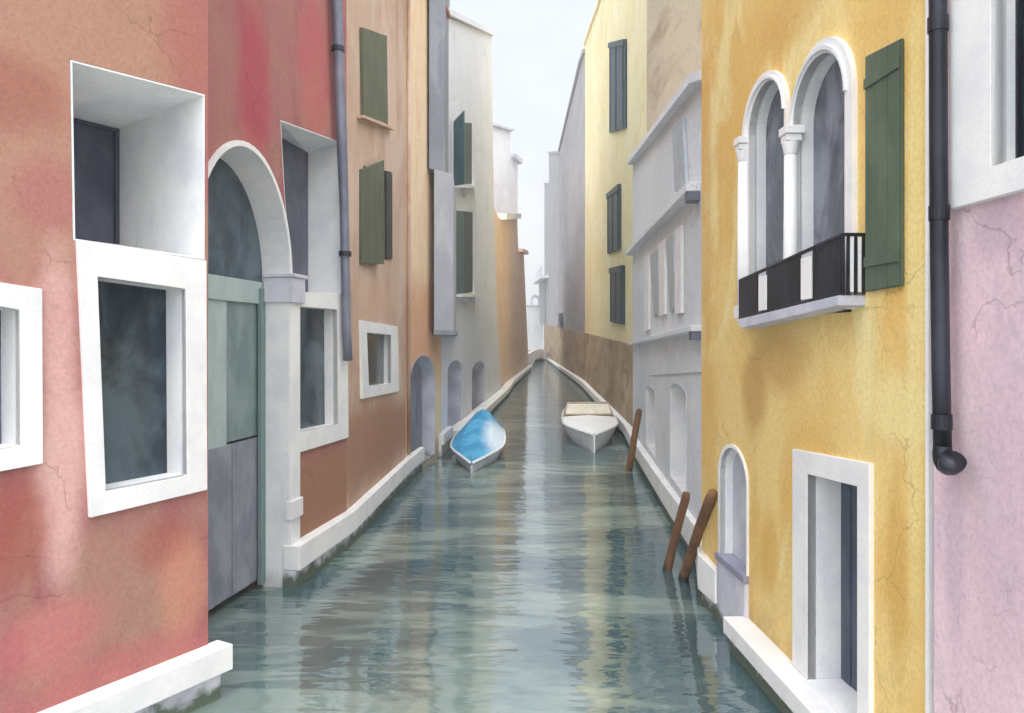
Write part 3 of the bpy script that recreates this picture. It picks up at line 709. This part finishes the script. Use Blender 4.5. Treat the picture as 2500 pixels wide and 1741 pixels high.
# ---------------- grey house with niches
gr = thing('grey_niche_house', tuple(WG.pt(5, 0, -.4)), 'pale grey house with sloping roofline, two cornices and arched niches between the yellow houses', 'house')
hg = []
niche(WG, gr, (1577, 1600, 955, 944, 1100), .22, white2, door_pale, hg)
niche(WG, gr, (1637, 1676, 960, 938, 1188), .24, white2, door_pale, hg)
sl = WG.loop([(1649, 317), (1675, 288), (1684, 460), (1656, 469)])
bm = B(); wpoly(bm, WG, sl, .004, .05); obj('shutter', bm, sh_grey, gr)
for lp in ([(1570, 637), (1583, 628), (1596, 803), (1586, 809)], [(1613, 600), (1626, 588), (1634, 766), (1618, 771)], [(1650, 568), (1665, 556), (1677, 762), (1662, 766)]):
    lo = WG.loop(lp); ul_, ur_ = (lo[0][0] + lo[3][0]) / 2, (lo[1][0] + lo[2][0]) / 2
    bm = B(); wpoly(bm, WG, [(ul_, lo[0][1]), (ur_, lo[1][1]), (ur_, lo[2][1]), (ul_, lo[3][1])], .004, .05); obj('pilaster', bm, white, gr)
for lp in ([(1590, 625), (1609, 608), (1614, 765), (1600, 772)], [(1630, 590), (1646, 575), (1656, 750), (1640, 760)]):
    bm = B(); wpoly(bm, WG, WG.loop(lp), .004, .03); obj('shutter', bm, sh_grey, gr)
gt = WG.loop([(1545, 396), (1560, 372), (1690, 206), (1716, 196)])
gb = WG.loop([(1545, 1100), (1716, 1300)])
ol = [(gb[0][0], -.6), (gb[1][0], -.6)] + gt[::-1]
bm = B(); facade(bm, WG, ol, hg, .3)
wpoly(bm, WG, ol, -.9, -.3); obj('wall', bm, m_grey, gr)
bm = B(); g2 = WG.loop([(1535, 402), (1556, 376), (1690, 204), (1717, 194)], .1); o2 = [(u, z + .0) for u, z in g2] + [(u, z + .10) for u, z in g2[::-1]]
wpoly(bm, WG, o2, -1.0, .14); obj('roof', bm, m_grey, gr)
for a, b, th, pr in (((1541, 624), (1710, 466), .10, .16), ((1545, 842), (1712, 809), .07, .12)):
    bm = B(); q = WG.loop([a, b]); wpoly(bm, WG, [q[0], q[1], (q[1][0], q[1][1] + th), (q[0][0], q[0][1] + th)], -.02, pr); cc = obj('cornice', bm, m_grey, gr, bevel=.01)
    bm = B(); wbox(bm, WG, q[1][0] - .0, q[1][0] + .0 - .25 if q[0][0] < q[1][0] else q[1][0] + .25, q[1][1] - .1, q[1][1] - .003, 0.002, pr - .02); obj('bracket', bm, paint('slate_bracket', (96, 98, 118), (110, 112, 130)), cc)
bm = B(); q = WG.loop([(1590, 916), (1715, 908)]); wpoly(bm, WG, [q[0], q[1], (q[1][0], q[1][1] + .03), (q[0][0], q[0][1] + .03)], -.01, .02); obj('string_course', bm, m_grey, gr)

# right bank quay
ledge('curved_quay_ledge', lpts(WH, (1338, 1366, 1400)) + lpts(WT, (1432, 1460, 1500, 1540)) + lpts(WG, (1562, 1600, 1640, 1680, 1712)) + [WY.pt(WY.uu(1724), 0, .02), WY.pt(WY.uu(1758), 0, .0)],
      -1, [.3, .3, .3, .3, .25, .22, .2, .14, .12, .10,  .08, .07, .06, .05], .15, .42, (white, lilac), in_=.1,
      zlist=[.4, .4, .4, .4, .4, .42, .42, .42, .44, .46, .48, .50, .50, .46])

# ---------------- yellow house
ye = thing('yellow_house', tuple(WY.pt(1.5, 0, -2)), 'yellow plaster house at the right with twin arched windows, a small balcony and green shutter', 'house')
hy = []; zty = 2.6 + 4.2; TY = .5
def yz(x, y, o=0): return WY.hit(x, y, o)[1]
# twin arched windows
zsp = 2.6 + 1.58; zpk = 2.6 + 1.90; zbot = 2.6 + .20
for nm, (xl, xr, dpt, gm, sp_, pk_) in enumerate(((1838, 1925, depth_for(WY, WY.uu(1838), 1870), g_grey, yz(1838, 330), yz(1882, 200)), (1947, 2076, depth_for(WY, WY.uu(1947), 1986), g_grey, yz(2000, 275), yz(2035, 116)))):
    a, b = WY.uu(xl), WY.uu(xr); lp = archl(a, b, zbot, sp_, pk_, 24)
    s = 1 if b > a else -1
    wo_, wi_ = (.14, .10) if nm == 0 else (.07, .09)
    outer = archl(a - s * (.17 if nm == 0 else .035), b + s * (.035 if nm == 0 else .09), zbot, sp_, pk_ + .09, 24)
    bm = B(); ring(bm, WY, outer, lp, -.02, .035 + nm * .002)
    wn_ = obj('arched_window', bm, white, ye, bevel=.006)
    bm = B(); lining(bm, WY, lp, lp, .033, dpt, 0); obj('reveal', bm, white2, wn_)
    bm = B(); wpoly(bm, WY, grow(lp, .01), -dpt - .03, -dpt); obj('pane', bm, gm, wn_)
    hy.append(grow(lp, .015))
    # moulded second rim
    bm = B(); o2 = archl(a - s * .10 if nm == 0 else a - s * .02, b + s * (.015 if nm == 0 else .035), zbot, sp_, pk_ + .045, 24)[2:]; i2 = archl(a - s * .055 if nm == 0 else a - s * .01, b + s * (.005 if nm == 0 else .015), zbot, sp_, pk_ + .02, 24)[2:]
    for i in range(len(o2) - 1): wpoly(bm, WY, [o2[i], o2[i + 1], i2[i + 1], i2[i]], .034, .055)
    obj('moulding', bm, white2, wn_)
    # half column in the far jamb with capital and base
    cxu = a - s * (.085 if nm == 0 else .0); rr = .05
    bm = B(); cpt = [WY.pt(cxu, z, .05) for z in (zbot + .1, zbot + .4, sp_ - .2)]; tube(bm, cpt, [rr, rr * 1.02, rr * .85], 18)
    cl = obj('column', bm, white, wn_, smooth=True)
    bm = B(); wbox(bm, WY, cxu - .07, cxu + .07, sp_ - .06, sp_ - .003, -.03, .11); wbox(bm, WY, cxu - .055, cxu + .055, sp_ - .11, sp_ - .062, -.01, .10)
    tube(bm, [WY.pt(cxu, sp_ - .2, .05), WY.pt(cxu, sp_ - .112, .05)], [.045, .062], 18); obj('capital', bm, white, cl, bevel=.006)
    bm = B(); wbox(bm, WY, cxu - .065, cxu + .065, zbot, zbot + .1, -.01, .11); obj('base', bm, white, cl, bevel=.006)
# balcony
OB = .145
bx0 = WY.uu(1803, OB); bx1 = WY.uu(2054, OB)
ztr = (WY.hit(1803, 683, OB)[1] + WY.hit(2054, 569, OB)[1]) / 2
zf = (WY.hit(1803, 781, OB)[1] + WY.hit(2054, 721, OB)[1]) / 2
rz = [WY.hit(1803, 683, OB)[1], WY.hit(2054, 569, OB)[1]]; fz = [WY.hit(1803, 781, OB)[1], WY.hit(2054, 721, OB)[1]]
def lerp(a, b, t): return a + (b - a) * t
bm = B()
slab = [(bx0, fz[0]), (bx1, fz[1]), (bx1, fz[1] - .06), (lerp(bx0, bx1, .06), fz[0] - .07)]
wpoly(bm, WY, slab, -.02, OB + .02)
bal = obj('balcony', bm, lilac, ye, bevel=.006)
bm = B(); wpoly(bm, WY, [(bx0, rz[0]), (bx1, rz[1]), (bx1, rz[1] - .02), (bx0, rz[0] - .02)], OB - .02, OB)
wpoly(bm, WY, [(bx1, rz[1]), (bx1 + (.014 if bx1 > bx0 else -.014), rz[1]), (bx1 + (.014 if bx1 > bx0 else -.014), rz[1] - .02), (bx1, rz[1] - .02)], 0.0, OB)
wpoly(bm, WY, [(bx0, fz[0] + .025), (bx1, fz[1] + .025), (bx1, fz[1] + .004), (bx0, fz[0] + .004)], OB - .02, OB - .002)
# closely set flat iron bars
nb = 46
whites = [(1850, 1869), (1953, 1977)]
wr = [(WY.uu(a, OB), WY.uu(b, OB)) for a, b in whites]
for i in range(nb + 1):
    f_ = i / nb; u_ = lerp(bx0, bx1, f_)
    if any(min(q) - .006 < u_ < max(q) + .006 for q in wr): continue
    hw = .017 if i not in (0, nb) else .012
    wpoly(bm, WY, [(u_ - hw, lerp(fz[0], fz[1], f_) + .005), (u_ + hw, lerp(fz[0], fz[1], f_) + .005), (u_ + hw, lerp(rz[0], rz[1], f_) - .012), (u_ - hw, lerp(rz[0], rz[1], f_) - .012)], OB - .016 - .002 * (i % 2), OB - .006)
for o_ in (.006, OB * .36, OB * .68):
    wbox(bm, WY, min(bx1, bx1 + .012), max(bx1, bx1 + .012), fz[1] + .004, rz[1] - .01, o_, o_ + .016)
obj('railing', bm, metal_dark, bal)
for q, f_ in zip(wr, (.2, .62)):
    a_, b_ = min(q), max(q); fa = ((a_ + b_) / 2 - bx0) / (bx1 - bx0)
    bm = B(); wbox(bm, WY, a_, b_, lerp(fz[0], fz[1], fa) + .03, lerp(rz[0], rz[1], fa) - .05, OB - .03, OB - .004); obj('baluster', bm, white, bal, bevel=.004)
for oo in (.028, .075):
    bm = B(); wbox(bm, WY, min(bx1, bx1 + .01) - .001, max(bx1, bx1 + .01) - .001, fz[1] + .02, rz[1] - .025, oo, oo + .024); obj('baluster', bm, white, bal)
# green shutter
gl = WY.loop([(2117, 142), (2204, 97), (2214, 697), (2127, 712)])
gl = [((gl[0][0] + gl[3][0]) / 2 if k in (0, 3) else (gl[1][0] + gl[2][0]) / 2, gl[k][1]) for k in range(4)]
bm = B(); wpoly(bm, WY, gl, .004, .02)
gs = obj('shutter', bm, sh_green, ye, bevel=.003)
gi = grow(gl, -.004)
for k in range(3):
    f0, f1 = k / 3 + .008, (k + 1) / 3 - .008
    q = [(lerp(gi[0][0], gi[1][0], f0), lerp(gi[0][1], gi[1][1], f0)), (lerp(gi[0][0], gi[1][0], f1), lerp(gi[0][1], gi[1][1], f1)), (lerp(gi[3][0], gi[2][0], f1), lerp(gi[3][1], gi[2][1], f1)), (lerp(gi[3][0], gi[2][0], f0), lerp(gi[3][1], gi[2][1], f0))]
    bm = B(); wpoly(bm, WY, q, .021, .028); obj('board', bm, sh_green, gs, bevel=.003)
for f0 in (.1, .86):
    bm = B(); zz = lerp(gi[3][1], gi[0][1], f0); wpoly(bm, WY, [(gi[3][0], zz), (gi[2][0], zz), (gi[2][0], zz + .06), (gi[3][0], zz + .06)], .0285, .038); obj('rail', bm, sh_green, gs, bevel=.003)
# small arched water door
a, b = WY.uu(1763), WY.uu(1827)
lp = archl(a, b, yz(1795, 1380), yz(1795, 1170), yz(1797, 1096), 22); zsd = yz(1795, 1380)
s = 1 if b > a else -1
outer = archl(a - s * .06, b + s * .015, zsd, yz(1795, 1170), yz(1797, 1096) + .03, 22)
bm = B(); ring(bm, WY, outer, lp, -.02, .02); ad_ = obj('water_door', bm, white, ye, bevel=.004)
bm = B(); lining(bm, WY, lp, lp, .018, .1, 0); obj('reveal', bm, white2, ad_)
bm = B(); wpoly(bm, WY, grow(lp, .01), -.13, -.1); obj('door', bm, door_pale, ad_); hy.append(grow(lp, .015))
bm = B(); wbox(bm, WY, a - s * .07, b + s * .02, zsd - .055, zsd + .006, -.10, .05); obj('sill', bm, paint('slate_sill', (140, 138, 158), (152, 150, 168)), ad_, bevel=.004)
bm = B(); wbox(bm, WY, a - s * .06, b + s * .01, -.5, zsd - .058, -.02, .035); obj('step_block', bm, lilac, ad_, bevel=.008)
# doorway near right
o_l = [(1953, 1099), (2139, 1133), (2128, 1741), (1935, 1620)]; i_l = [(1985, 1159), (2110, 1190), (2098, 1741), (1978, 1652)]
fo = WY.loop(o_l); fi = WY.loop(i_l)
zfl = fi[3][1]
ux = [(fo[0][0] + fo[3][0]) / 2, (fo[1][0] + fo[2][0]) / 2, (fi[0][0] + fi[3][0]) / 2, (fi[1][0] + fi[2][0]) / 2]
ztp = (fo[0][1] + fo[1][1]) / 2; zti = (fi[0][1] + fi[1][1]) / 2
zth = .29
bm = B(); OL = [(ux[0], fo[0][1]), (ux[1], fo[1][1]), (ux[1], zth), (ux[0], zth)]; IL = [(ux[2], fi[0][1]), (ux[3], fi[1][1]), (ux[3], zth), (ux[2], zth)]
for k in ((0, 1), (1, 2), (3, 0)):
    wpoly(bm, WY, [OL[k[0]], OL[k[1]], IL[k[1]], IL[k[0]]], -.02, .03)
dr = obj('doorway', bm, white, ye, bevel=.005); tag(dr, 'white framed doorway opening onto the ledge')
ddp = depth_for(WY, ux[2], 2054)
bm = B(); lining(bm, WY, IL, IL, .028, ddp, 0); obj('reveal', bm, white2, dr); hy.append(grow(IL, .012))
bm = B(); du = ux[3] - ux[2]
for i in range(5):
    wbox(bm, WY, ux[2] + du * i / 5 + .003, ux[2] + du * (i + 1) / 5 - .003, zth + .01, max(fi[0][1], fi[1][1]) + .01, -ddp - .03, -ddp + .004 - .005 * (i % 2))
bm2 = B(); wbox(bm2, WY, min(ux[2], ux[3]) + .004, max(ux[2], ux[3]) - .004, .2, zth + .006, -ddp - .02, .05); obj('threshold', bm2, white2, dr)
dd = obj('door', bm, paint('dark_blue_door_paint', (54, 66, 82), (76, 86, 100)), dr)
u0y, u1y = 0, WY.L
bm = B(); facade(bm, WY, [(0, -.6), (u1y, -.6), (u1y, zty), (0, zty)], hy, TY)
prism(bm, [tuple(WY.pt(0, 0, -TY).xy), tuple(WY.pt(u1y, 0, -TY).xy), tuple(WY.pt(u1y, 0, -3.5).xy), tuple(WY.pt(0, 0, -1.0).xy)], -.6, zty)
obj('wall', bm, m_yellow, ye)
bm = B(); prism(bm, [tuple(WY.pt(0, 0, .25).xy), tuple(WY.pt(u1y, 0, .25).xy), tuple(WY.pt(u1y, 0, -3.5).xy), tuple(WY.pt(0, 0, -1.0).xy)], zty + .003, zty + .15); obj('roof', bm, roof_m, ye)
# drainpipe between yellow and pink
pp_ = [(2290, -900), (2290, 0), (2291, 300), (2293, 600), (2297, 900), (2301, 1090)]
pts = [WP.pt(*WP.hit(x, y, .09), .09) for x, y in pp_]
bm = B(); last = pts[-1]; tube(bm, pts, .040, 18)
dpy = obj('drainpipe', bm, metal_dark, ye, smooth=True)
bm = B(); cen = WP.pt(*WP.hit(2301, 1130, .09), .09); uv_ = WP.u if (WP.pt(1, 0).y < WP.pt(0, 0).y) else -WP.u
el_ = [last + Vector((0, 0, .002))]
Rb = .056
for k in range(9):
    a_ = math.pi * k / 8 * .82
    el_.append(last + Vector((0, 0, -.01)) + uv_ * (Rb - Rb * math.cos(a_)) * 1.1 + Vector((0, 0, -Rb * math.sin(a_) * 1.15)) + Vector((-.2, 0, 0)) * (k / 8) * .1)
tube(bm, el_, [.041] + [.041 + .002 * k for k in range(9)], 18); obj('elbow', bm, metal_dark, dpy, smooth=True)
for (x, y) in ((2290, 60), (2293, 520), (2299, 1030)):
    bm = B(); p = WP.pt(*WP.hit(x, y, .09), .09); tube(bm, [p + Vector((0, 0, -.035)), p + Vector((0, 0, .035))], .046, 18); obj('collar', bm, metal_dark, dpy)
# corner edge strip and ledge of the yellow house
bm = B(); wbox(bm, WY, u1y + .002 if u1y > 0 else u1y, u1y + .03, -.6, zty, -.4, .012); obj('corner_strip', bm, white, ye)
ul = WY.uu(1822)
bm = B(); wbox(bm, WY, ul, WY.L + 2.6, .15, .285, -.02, .20); pl2 = obj('ledge', bm, white, ye, bevel=.01)
bm = B(); wbox(bm, WY, ul + .02, WY.L + 2.6, -.6, .146, -.02, .15); obj('footing', bm, lilac, pl2, bevel=.008)
# ---------------- pink house
pk = thing('pink_house', tuple(WP.pt(2, 0, -2)), 'pale pink plaster house at the right edge with a white framed window', 'house')
hp = []
WPz = lambda x, y: WP.hit(x, y)[1]
xo0, xi0, xi1, xo1 = WP.uu(2338), WP.uu(2441), WP.uu(2720), WP.uu(2860)
zb_o = (WPz(2337, 507) + WPz(2500, 473)) / 2; zb_i = (WPz(2438, 405) + WPz(2484, 397)) / 2
ztw = WPz(2338, -330)
fo = [(xo0, ztw + .2), (xo1, ztw + .2), (xo1, zb_o), (xo0, zb_o)]; fi = [(xi0, ztw), (xi1, ztw), (xi1, zb_i), (xi0, zb_i)]
bm = B(); ring(bm, WP, fo, fi, -.02, .04); wp = obj('window', bm, white, pk, bevel=.006)
bm = B(); lining(bm, WP, fi, fi, .038, .09, 0); obj('reveal', bm, white2, wp)
bm = B(); wpoly(bm, WP, grow(fi, .008), -.12, -.09); obj('pane', bm, g_teal, wp); hp.append(grow(fi, .012))
bm = B(); wbox(bm, WP, xi0, xi0 + .015, zb_i, ztw, -.089, -.07); obj('sash', bm, metal_dark, wp)
ztp_ = 2.6 + 3.4
bm = B(); facade(bm, WP, [(0, -.6), (WP.L, -.6), (WP.L, ztp_), (0, ztp_)], hp, .4)
prism(bm, [tuple(WP.pt(0, 0, -.4).xy), tuple(WP.pt(WP.L, 0, -.4).xy), tuple(WP.pt(WP.L, 0, -3.5).xy), tuple(WP.pt(0, 0, -3.5).xy)], -.6, ztp_)
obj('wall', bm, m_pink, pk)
bm = B(); wbox(bm, WP, 0, WP.L, ztp_ + .003, ztp_ + .15, -3.5, .2); obj('roof', bm, roof_m, pk)

# ================================================================== BOATS AND POLES
def hull(bm, st, keel=-.18):
    """st: (X, Y, half width, gunwale z, waterline half width)"""
    rings = []
    for (x, y, hw, z, wl_) in st:
        row = [(-hw, z), (-lerp(wl_, hw, .55), z * .55), (-wl_, 0.0), (-wl_ * .75, keel * .7), (0, keel), (wl_ * .75, keel * .7), (wl_, 0.0), (lerp(wl_, hw, .55), z * .55), (hw, z)]
        rings.append([bm.verts.new((x + a, y, b)) for a, b in row])
    for r, s_ in zip(rings, rings[1:]):
        for k in range(8): face(bm, (r[k], r[k + 1], s_[k + 1], s_[k]))
    face(bm, rings[-1]); face(bm, rings[0])
    return rings
def rim(bm, st, w_=.03, h_=.035):
    for sgn in (-1, 1):
        pts = [Vector((x + sgn * hw, y, z)) for (x, y, hw, z, _) in st]
        tube(bm, pts, w_, 8)
m_hull = paint('white_hull_paint', (248, 247, 245), (238, 237, 236), rough=.4)
m_hull_g = paint('worn_white_hull_paint', (226, 224, 222), (200, 198, 202), rough=.5)
tcv = NT('blue_boat_canvas'); tcv.b.inputs['Roughness'].default_value = .9; tcv.b.inputs['Specular IOR Level'].default_value = .15
cc_ = tcv.mix(tcv.rng(tcv.noise(1.1, 5, .6), .4, .65), lin((64, 146, 192)), lin((96, 172, 210)))
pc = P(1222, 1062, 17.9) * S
cc_ = tcv.mix(tcv.math('MULTIPLY', tcv.ell(tuple(pc), (.55, 2.6, 1.0), .3), .9), cc_, lin((228, 238, 244)))  # pale highlight on the right of the cover, painted into the canvas colour
tcv.base(cc_); tcv.bump(tcv.math('ADD', tcv.noise(3.5, 4, .6, (1.5, .6, 1)), tcv.math('MULTIPLY', tcv.noise(60, 2), .12)), .5, .06)
bb = thing('covered_boat', (-.8, 17.6, 0), 'small white motorboat under a bright blue cover moored at the left bank', 'boat')
bX = lambda y: -.80 + (y - 15.5) * .012
stB = [(bX(15.45), 15.45, .02, .20, .01), (bX(15.7), 15.7, .11, .21, .07), (bX(16.1), 16.1, .25, .23, .17), (bX(16.7), 16.7, .45, .26, .33), (bX(17.2), 17.2, .565, .285, .44), (bX(17.8), 17.8, .60, .30, .46), (bX(18.4), 18.4, .60, .33, .50), (bX(19.4), 19.4, .56, .35, .48), (bX(20.1), 20.1, .50, .36, .44)]
bm = B(); hull(bm, stB); hb_ = obj('hull', bm, m_hull_g, bb, smooth=False)
bm = B(); rim(bm, stB); obj('gunwale', bm, m_hull, bb, smooth=True)
bm = B(); rings = []
for i, (x, y, hw, z, _) in enumerate(stB):
    f_ = max(0, (y - 16.0)) / 4.0
    crown = .02 + .42 * min(1, f_); top = hw * lerp(.72, .36, min(1, f_))
    row = [(-hw - .005, z - .05), (-hw - .005, z + .02), (-top, z + .02 + crown * .9), (0, z + .075 + crown), (top, z + .02 + crown * .9), (hw + .005, z + .02), (hw + .005, z - .05)]
    rings.append([bm.verts.new((x + a, y, b)) for a, b in row])
for r, s_ in zip(rings, rings[1:]):
    for k in range(6): face(bm, (r[k], r[k + 1], s_[k + 1], s_[k]))
face(bm, rings[-1]); face(bm, rings[0])
cv = obj('cover', bm, tcv.m, bb)
bv = cv.modifiers.new('soft', 'BEVEL'); bv.width = .03; bv.segments = 2
# white open motorboat
wb = thing('motorboat', (2.15, 21.2, 0), 'white open motorboat with a low cream windscreen near the right bank', 'boat')
ax_ = lambda y: 1.93 + (y - 18.3) * .066
stW = [(ax_(18.2), 18.2, .02, .42, .01), (ax_(18.5), 18.5, .13, .42, .06), (ax_(19.1), 19.1, .34, .42, .20), (ax_(19.9), 19.9, .60, .43, .40), (ax_(20.5), 20.5, .71, .435, .50), (ax_(21.3), 21.3, .75, .44, .56), (ax_(22.3), 22.3, .76, .45, .62), (ax_(23.6), 23.6, .74, .45, .62), (ax_(24.8), 24.8, .70, .45, .60)]
bm = B(); hull(bm, stW); obj('hull', bm, m_hull, wb)
bm = B(); rim(bm, stW, .028); obj('gunwale', bm, m_hull_g, wb, smooth=True)
bm = B(); rings = []
for (x, y, hw, z, _) in stW[:7]:
    rings.append([bm.verts.new((x + a, y, b)) for a, b in ((-hw, z), (-hw * .5, z + .035), (0, z + .055), (hw * .5, z + .035), (hw, z))])
for r, s_ in zip(rings, rings[1:]):
    for k in range(4): face(bm, (r[k], r[k + 1], s_[k + 1], s_[k]))
obj('foredeck', bm, m_hull, wb, smooth=True)
m_cream = paint('cream_windscreen_panel', (234, 226, 206), (222, 212, 190), rough=.5)
m_trim = paint('beige_trim', (206, 190, 168), (190, 172, 150), rough=.6)
yw = 22.6; xc = ax_(yw)
bm = B(); prism_pts(bm, [Vector((xc - .68, yw, .47)), Vector((xc + .70, yw, .47)), Vector((xc + .60, yw + .25, .80)), Vector((xc - .56, yw + .25, .80))], [Vector((xc - .68, yw + .05, .47)), Vector((xc + .70, yw + .05, .47)), Vector((xc + .60, yw + .3, .80)), Vector((xc - .56, yw + .3, .80))])
ws = obj('windscreen', bm, m_cream, wb)
bm = B(); tube(bm, [Vector((xc - .57, yw + .26, .81)), Vector((xc + .61, yw + .26, .81))], .028, 8); tube(bm, [Vector((xc - .70, yw - .01, .49)), Vector((xc + .72, yw - .01, .49))], .035, 8)
tube(bm, [Vector((xc - .69, yw - .01, .49)), Vector((xc - .57, yw + .26, .81))], .022, 8); tube(bm, [Vector((xc + .71, yw - .01, .49)), Vector((xc + .61, yw + .26, .81))], .022, 8)
obj('windscreen_frame', bm, m_trim, ws, smooth=True)
bm = B(); prism(bm, [(xc - .6, 23.1), (xc + .6, 23.1), (ax_(24.7) + .6, 24.7), (ax_(24.7) - .6, 24.7)], .2, .28); obj('cockpit_floor', bm, m_trim, wb)
bm = B(); prism(bm, [(ax_(24.2) - .58, 24.1), (ax_(24.2) + .58, 24.1), (ax_(24.2) + .58, 24.4), (ax_(24.2) - .58, 24.4)], .38, .43); obj('seat', bm, m_cream, wb)
# mooring lines? poles
def pole(px0, py0, d0, px1, py1, d1, r, label):
    a = P(px0, py0, d0); b = P(px1, py1, d1); a.z = 0
    o = thing('mooring_pole', tuple(a), label, 'mooring pole', 'brown mooring poles leaning by the right bank')
    bm = B(); v = (b - a); pts = [a - v * .25, a, a + v * .3, a + v * .6, a + v * .93, b]
    pts = [p + Vector((random.uniform(-1, 1), random.uniform(-1, 1), 0)) * r * .12 for p in pts]
    tube(bm, pts, [r * 1.05, r, r * 1.03, r * .96, r * .98, r * .8], 16)
    obj('shaft', bm, wood_dark, o, smooth=True)
    bm = B(); u = v.normalized(); tube(bm, [a - u * .1, a + u * .13], [r * 1.06, r * 1.03], 16); obj('waterline_band', bm, paint('wet_wood', (58, 48, 38), (74, 62, 46), rough=.3), o, smooth=True)
pole(1535, 1150, 15.7, 1560, 1000, 15.5, .068, 'farthest thin brown mooring pole standing alone nearest the white boat')
pole(1628, 1392, 8.87, 1677, 1203, 8.7, .050, 'left and darker of the two brown poles leaning before the pale ledge')
pole(1668, 1412, 8.56, 1739, 1203, 7.32, .054, 'right and thicker of the two brown poles, leaning far towards the yellow house')

# ------------------------------------------------------------------ light haze of the damp air over the canal
hm = bpy.data.materials.new('haze_air'); hm.use_nodes = True; ht_ = hm.node_tree; ht_.nodes.clear()
ho = ht_.nodes.new('ShaderNodeOutputMaterial'); pv = ht_.nodes.new('ShaderNodeVolumePrincipled')
pv.inputs['Color'].default_value = (.93, .94, .96, 1); pv.inputs['Density'].default_value = .0024
ht_.links.new(pv.outputs[0], ho.inputs['Volume'])
bm = B(); prism(bm, [(-165, -45), (165, -45), (165, 345), (-165, 345)], -1.4, 34)
tag(obj('haze', bm, hm, loc=(0, 0, 0)), kind='stuff')
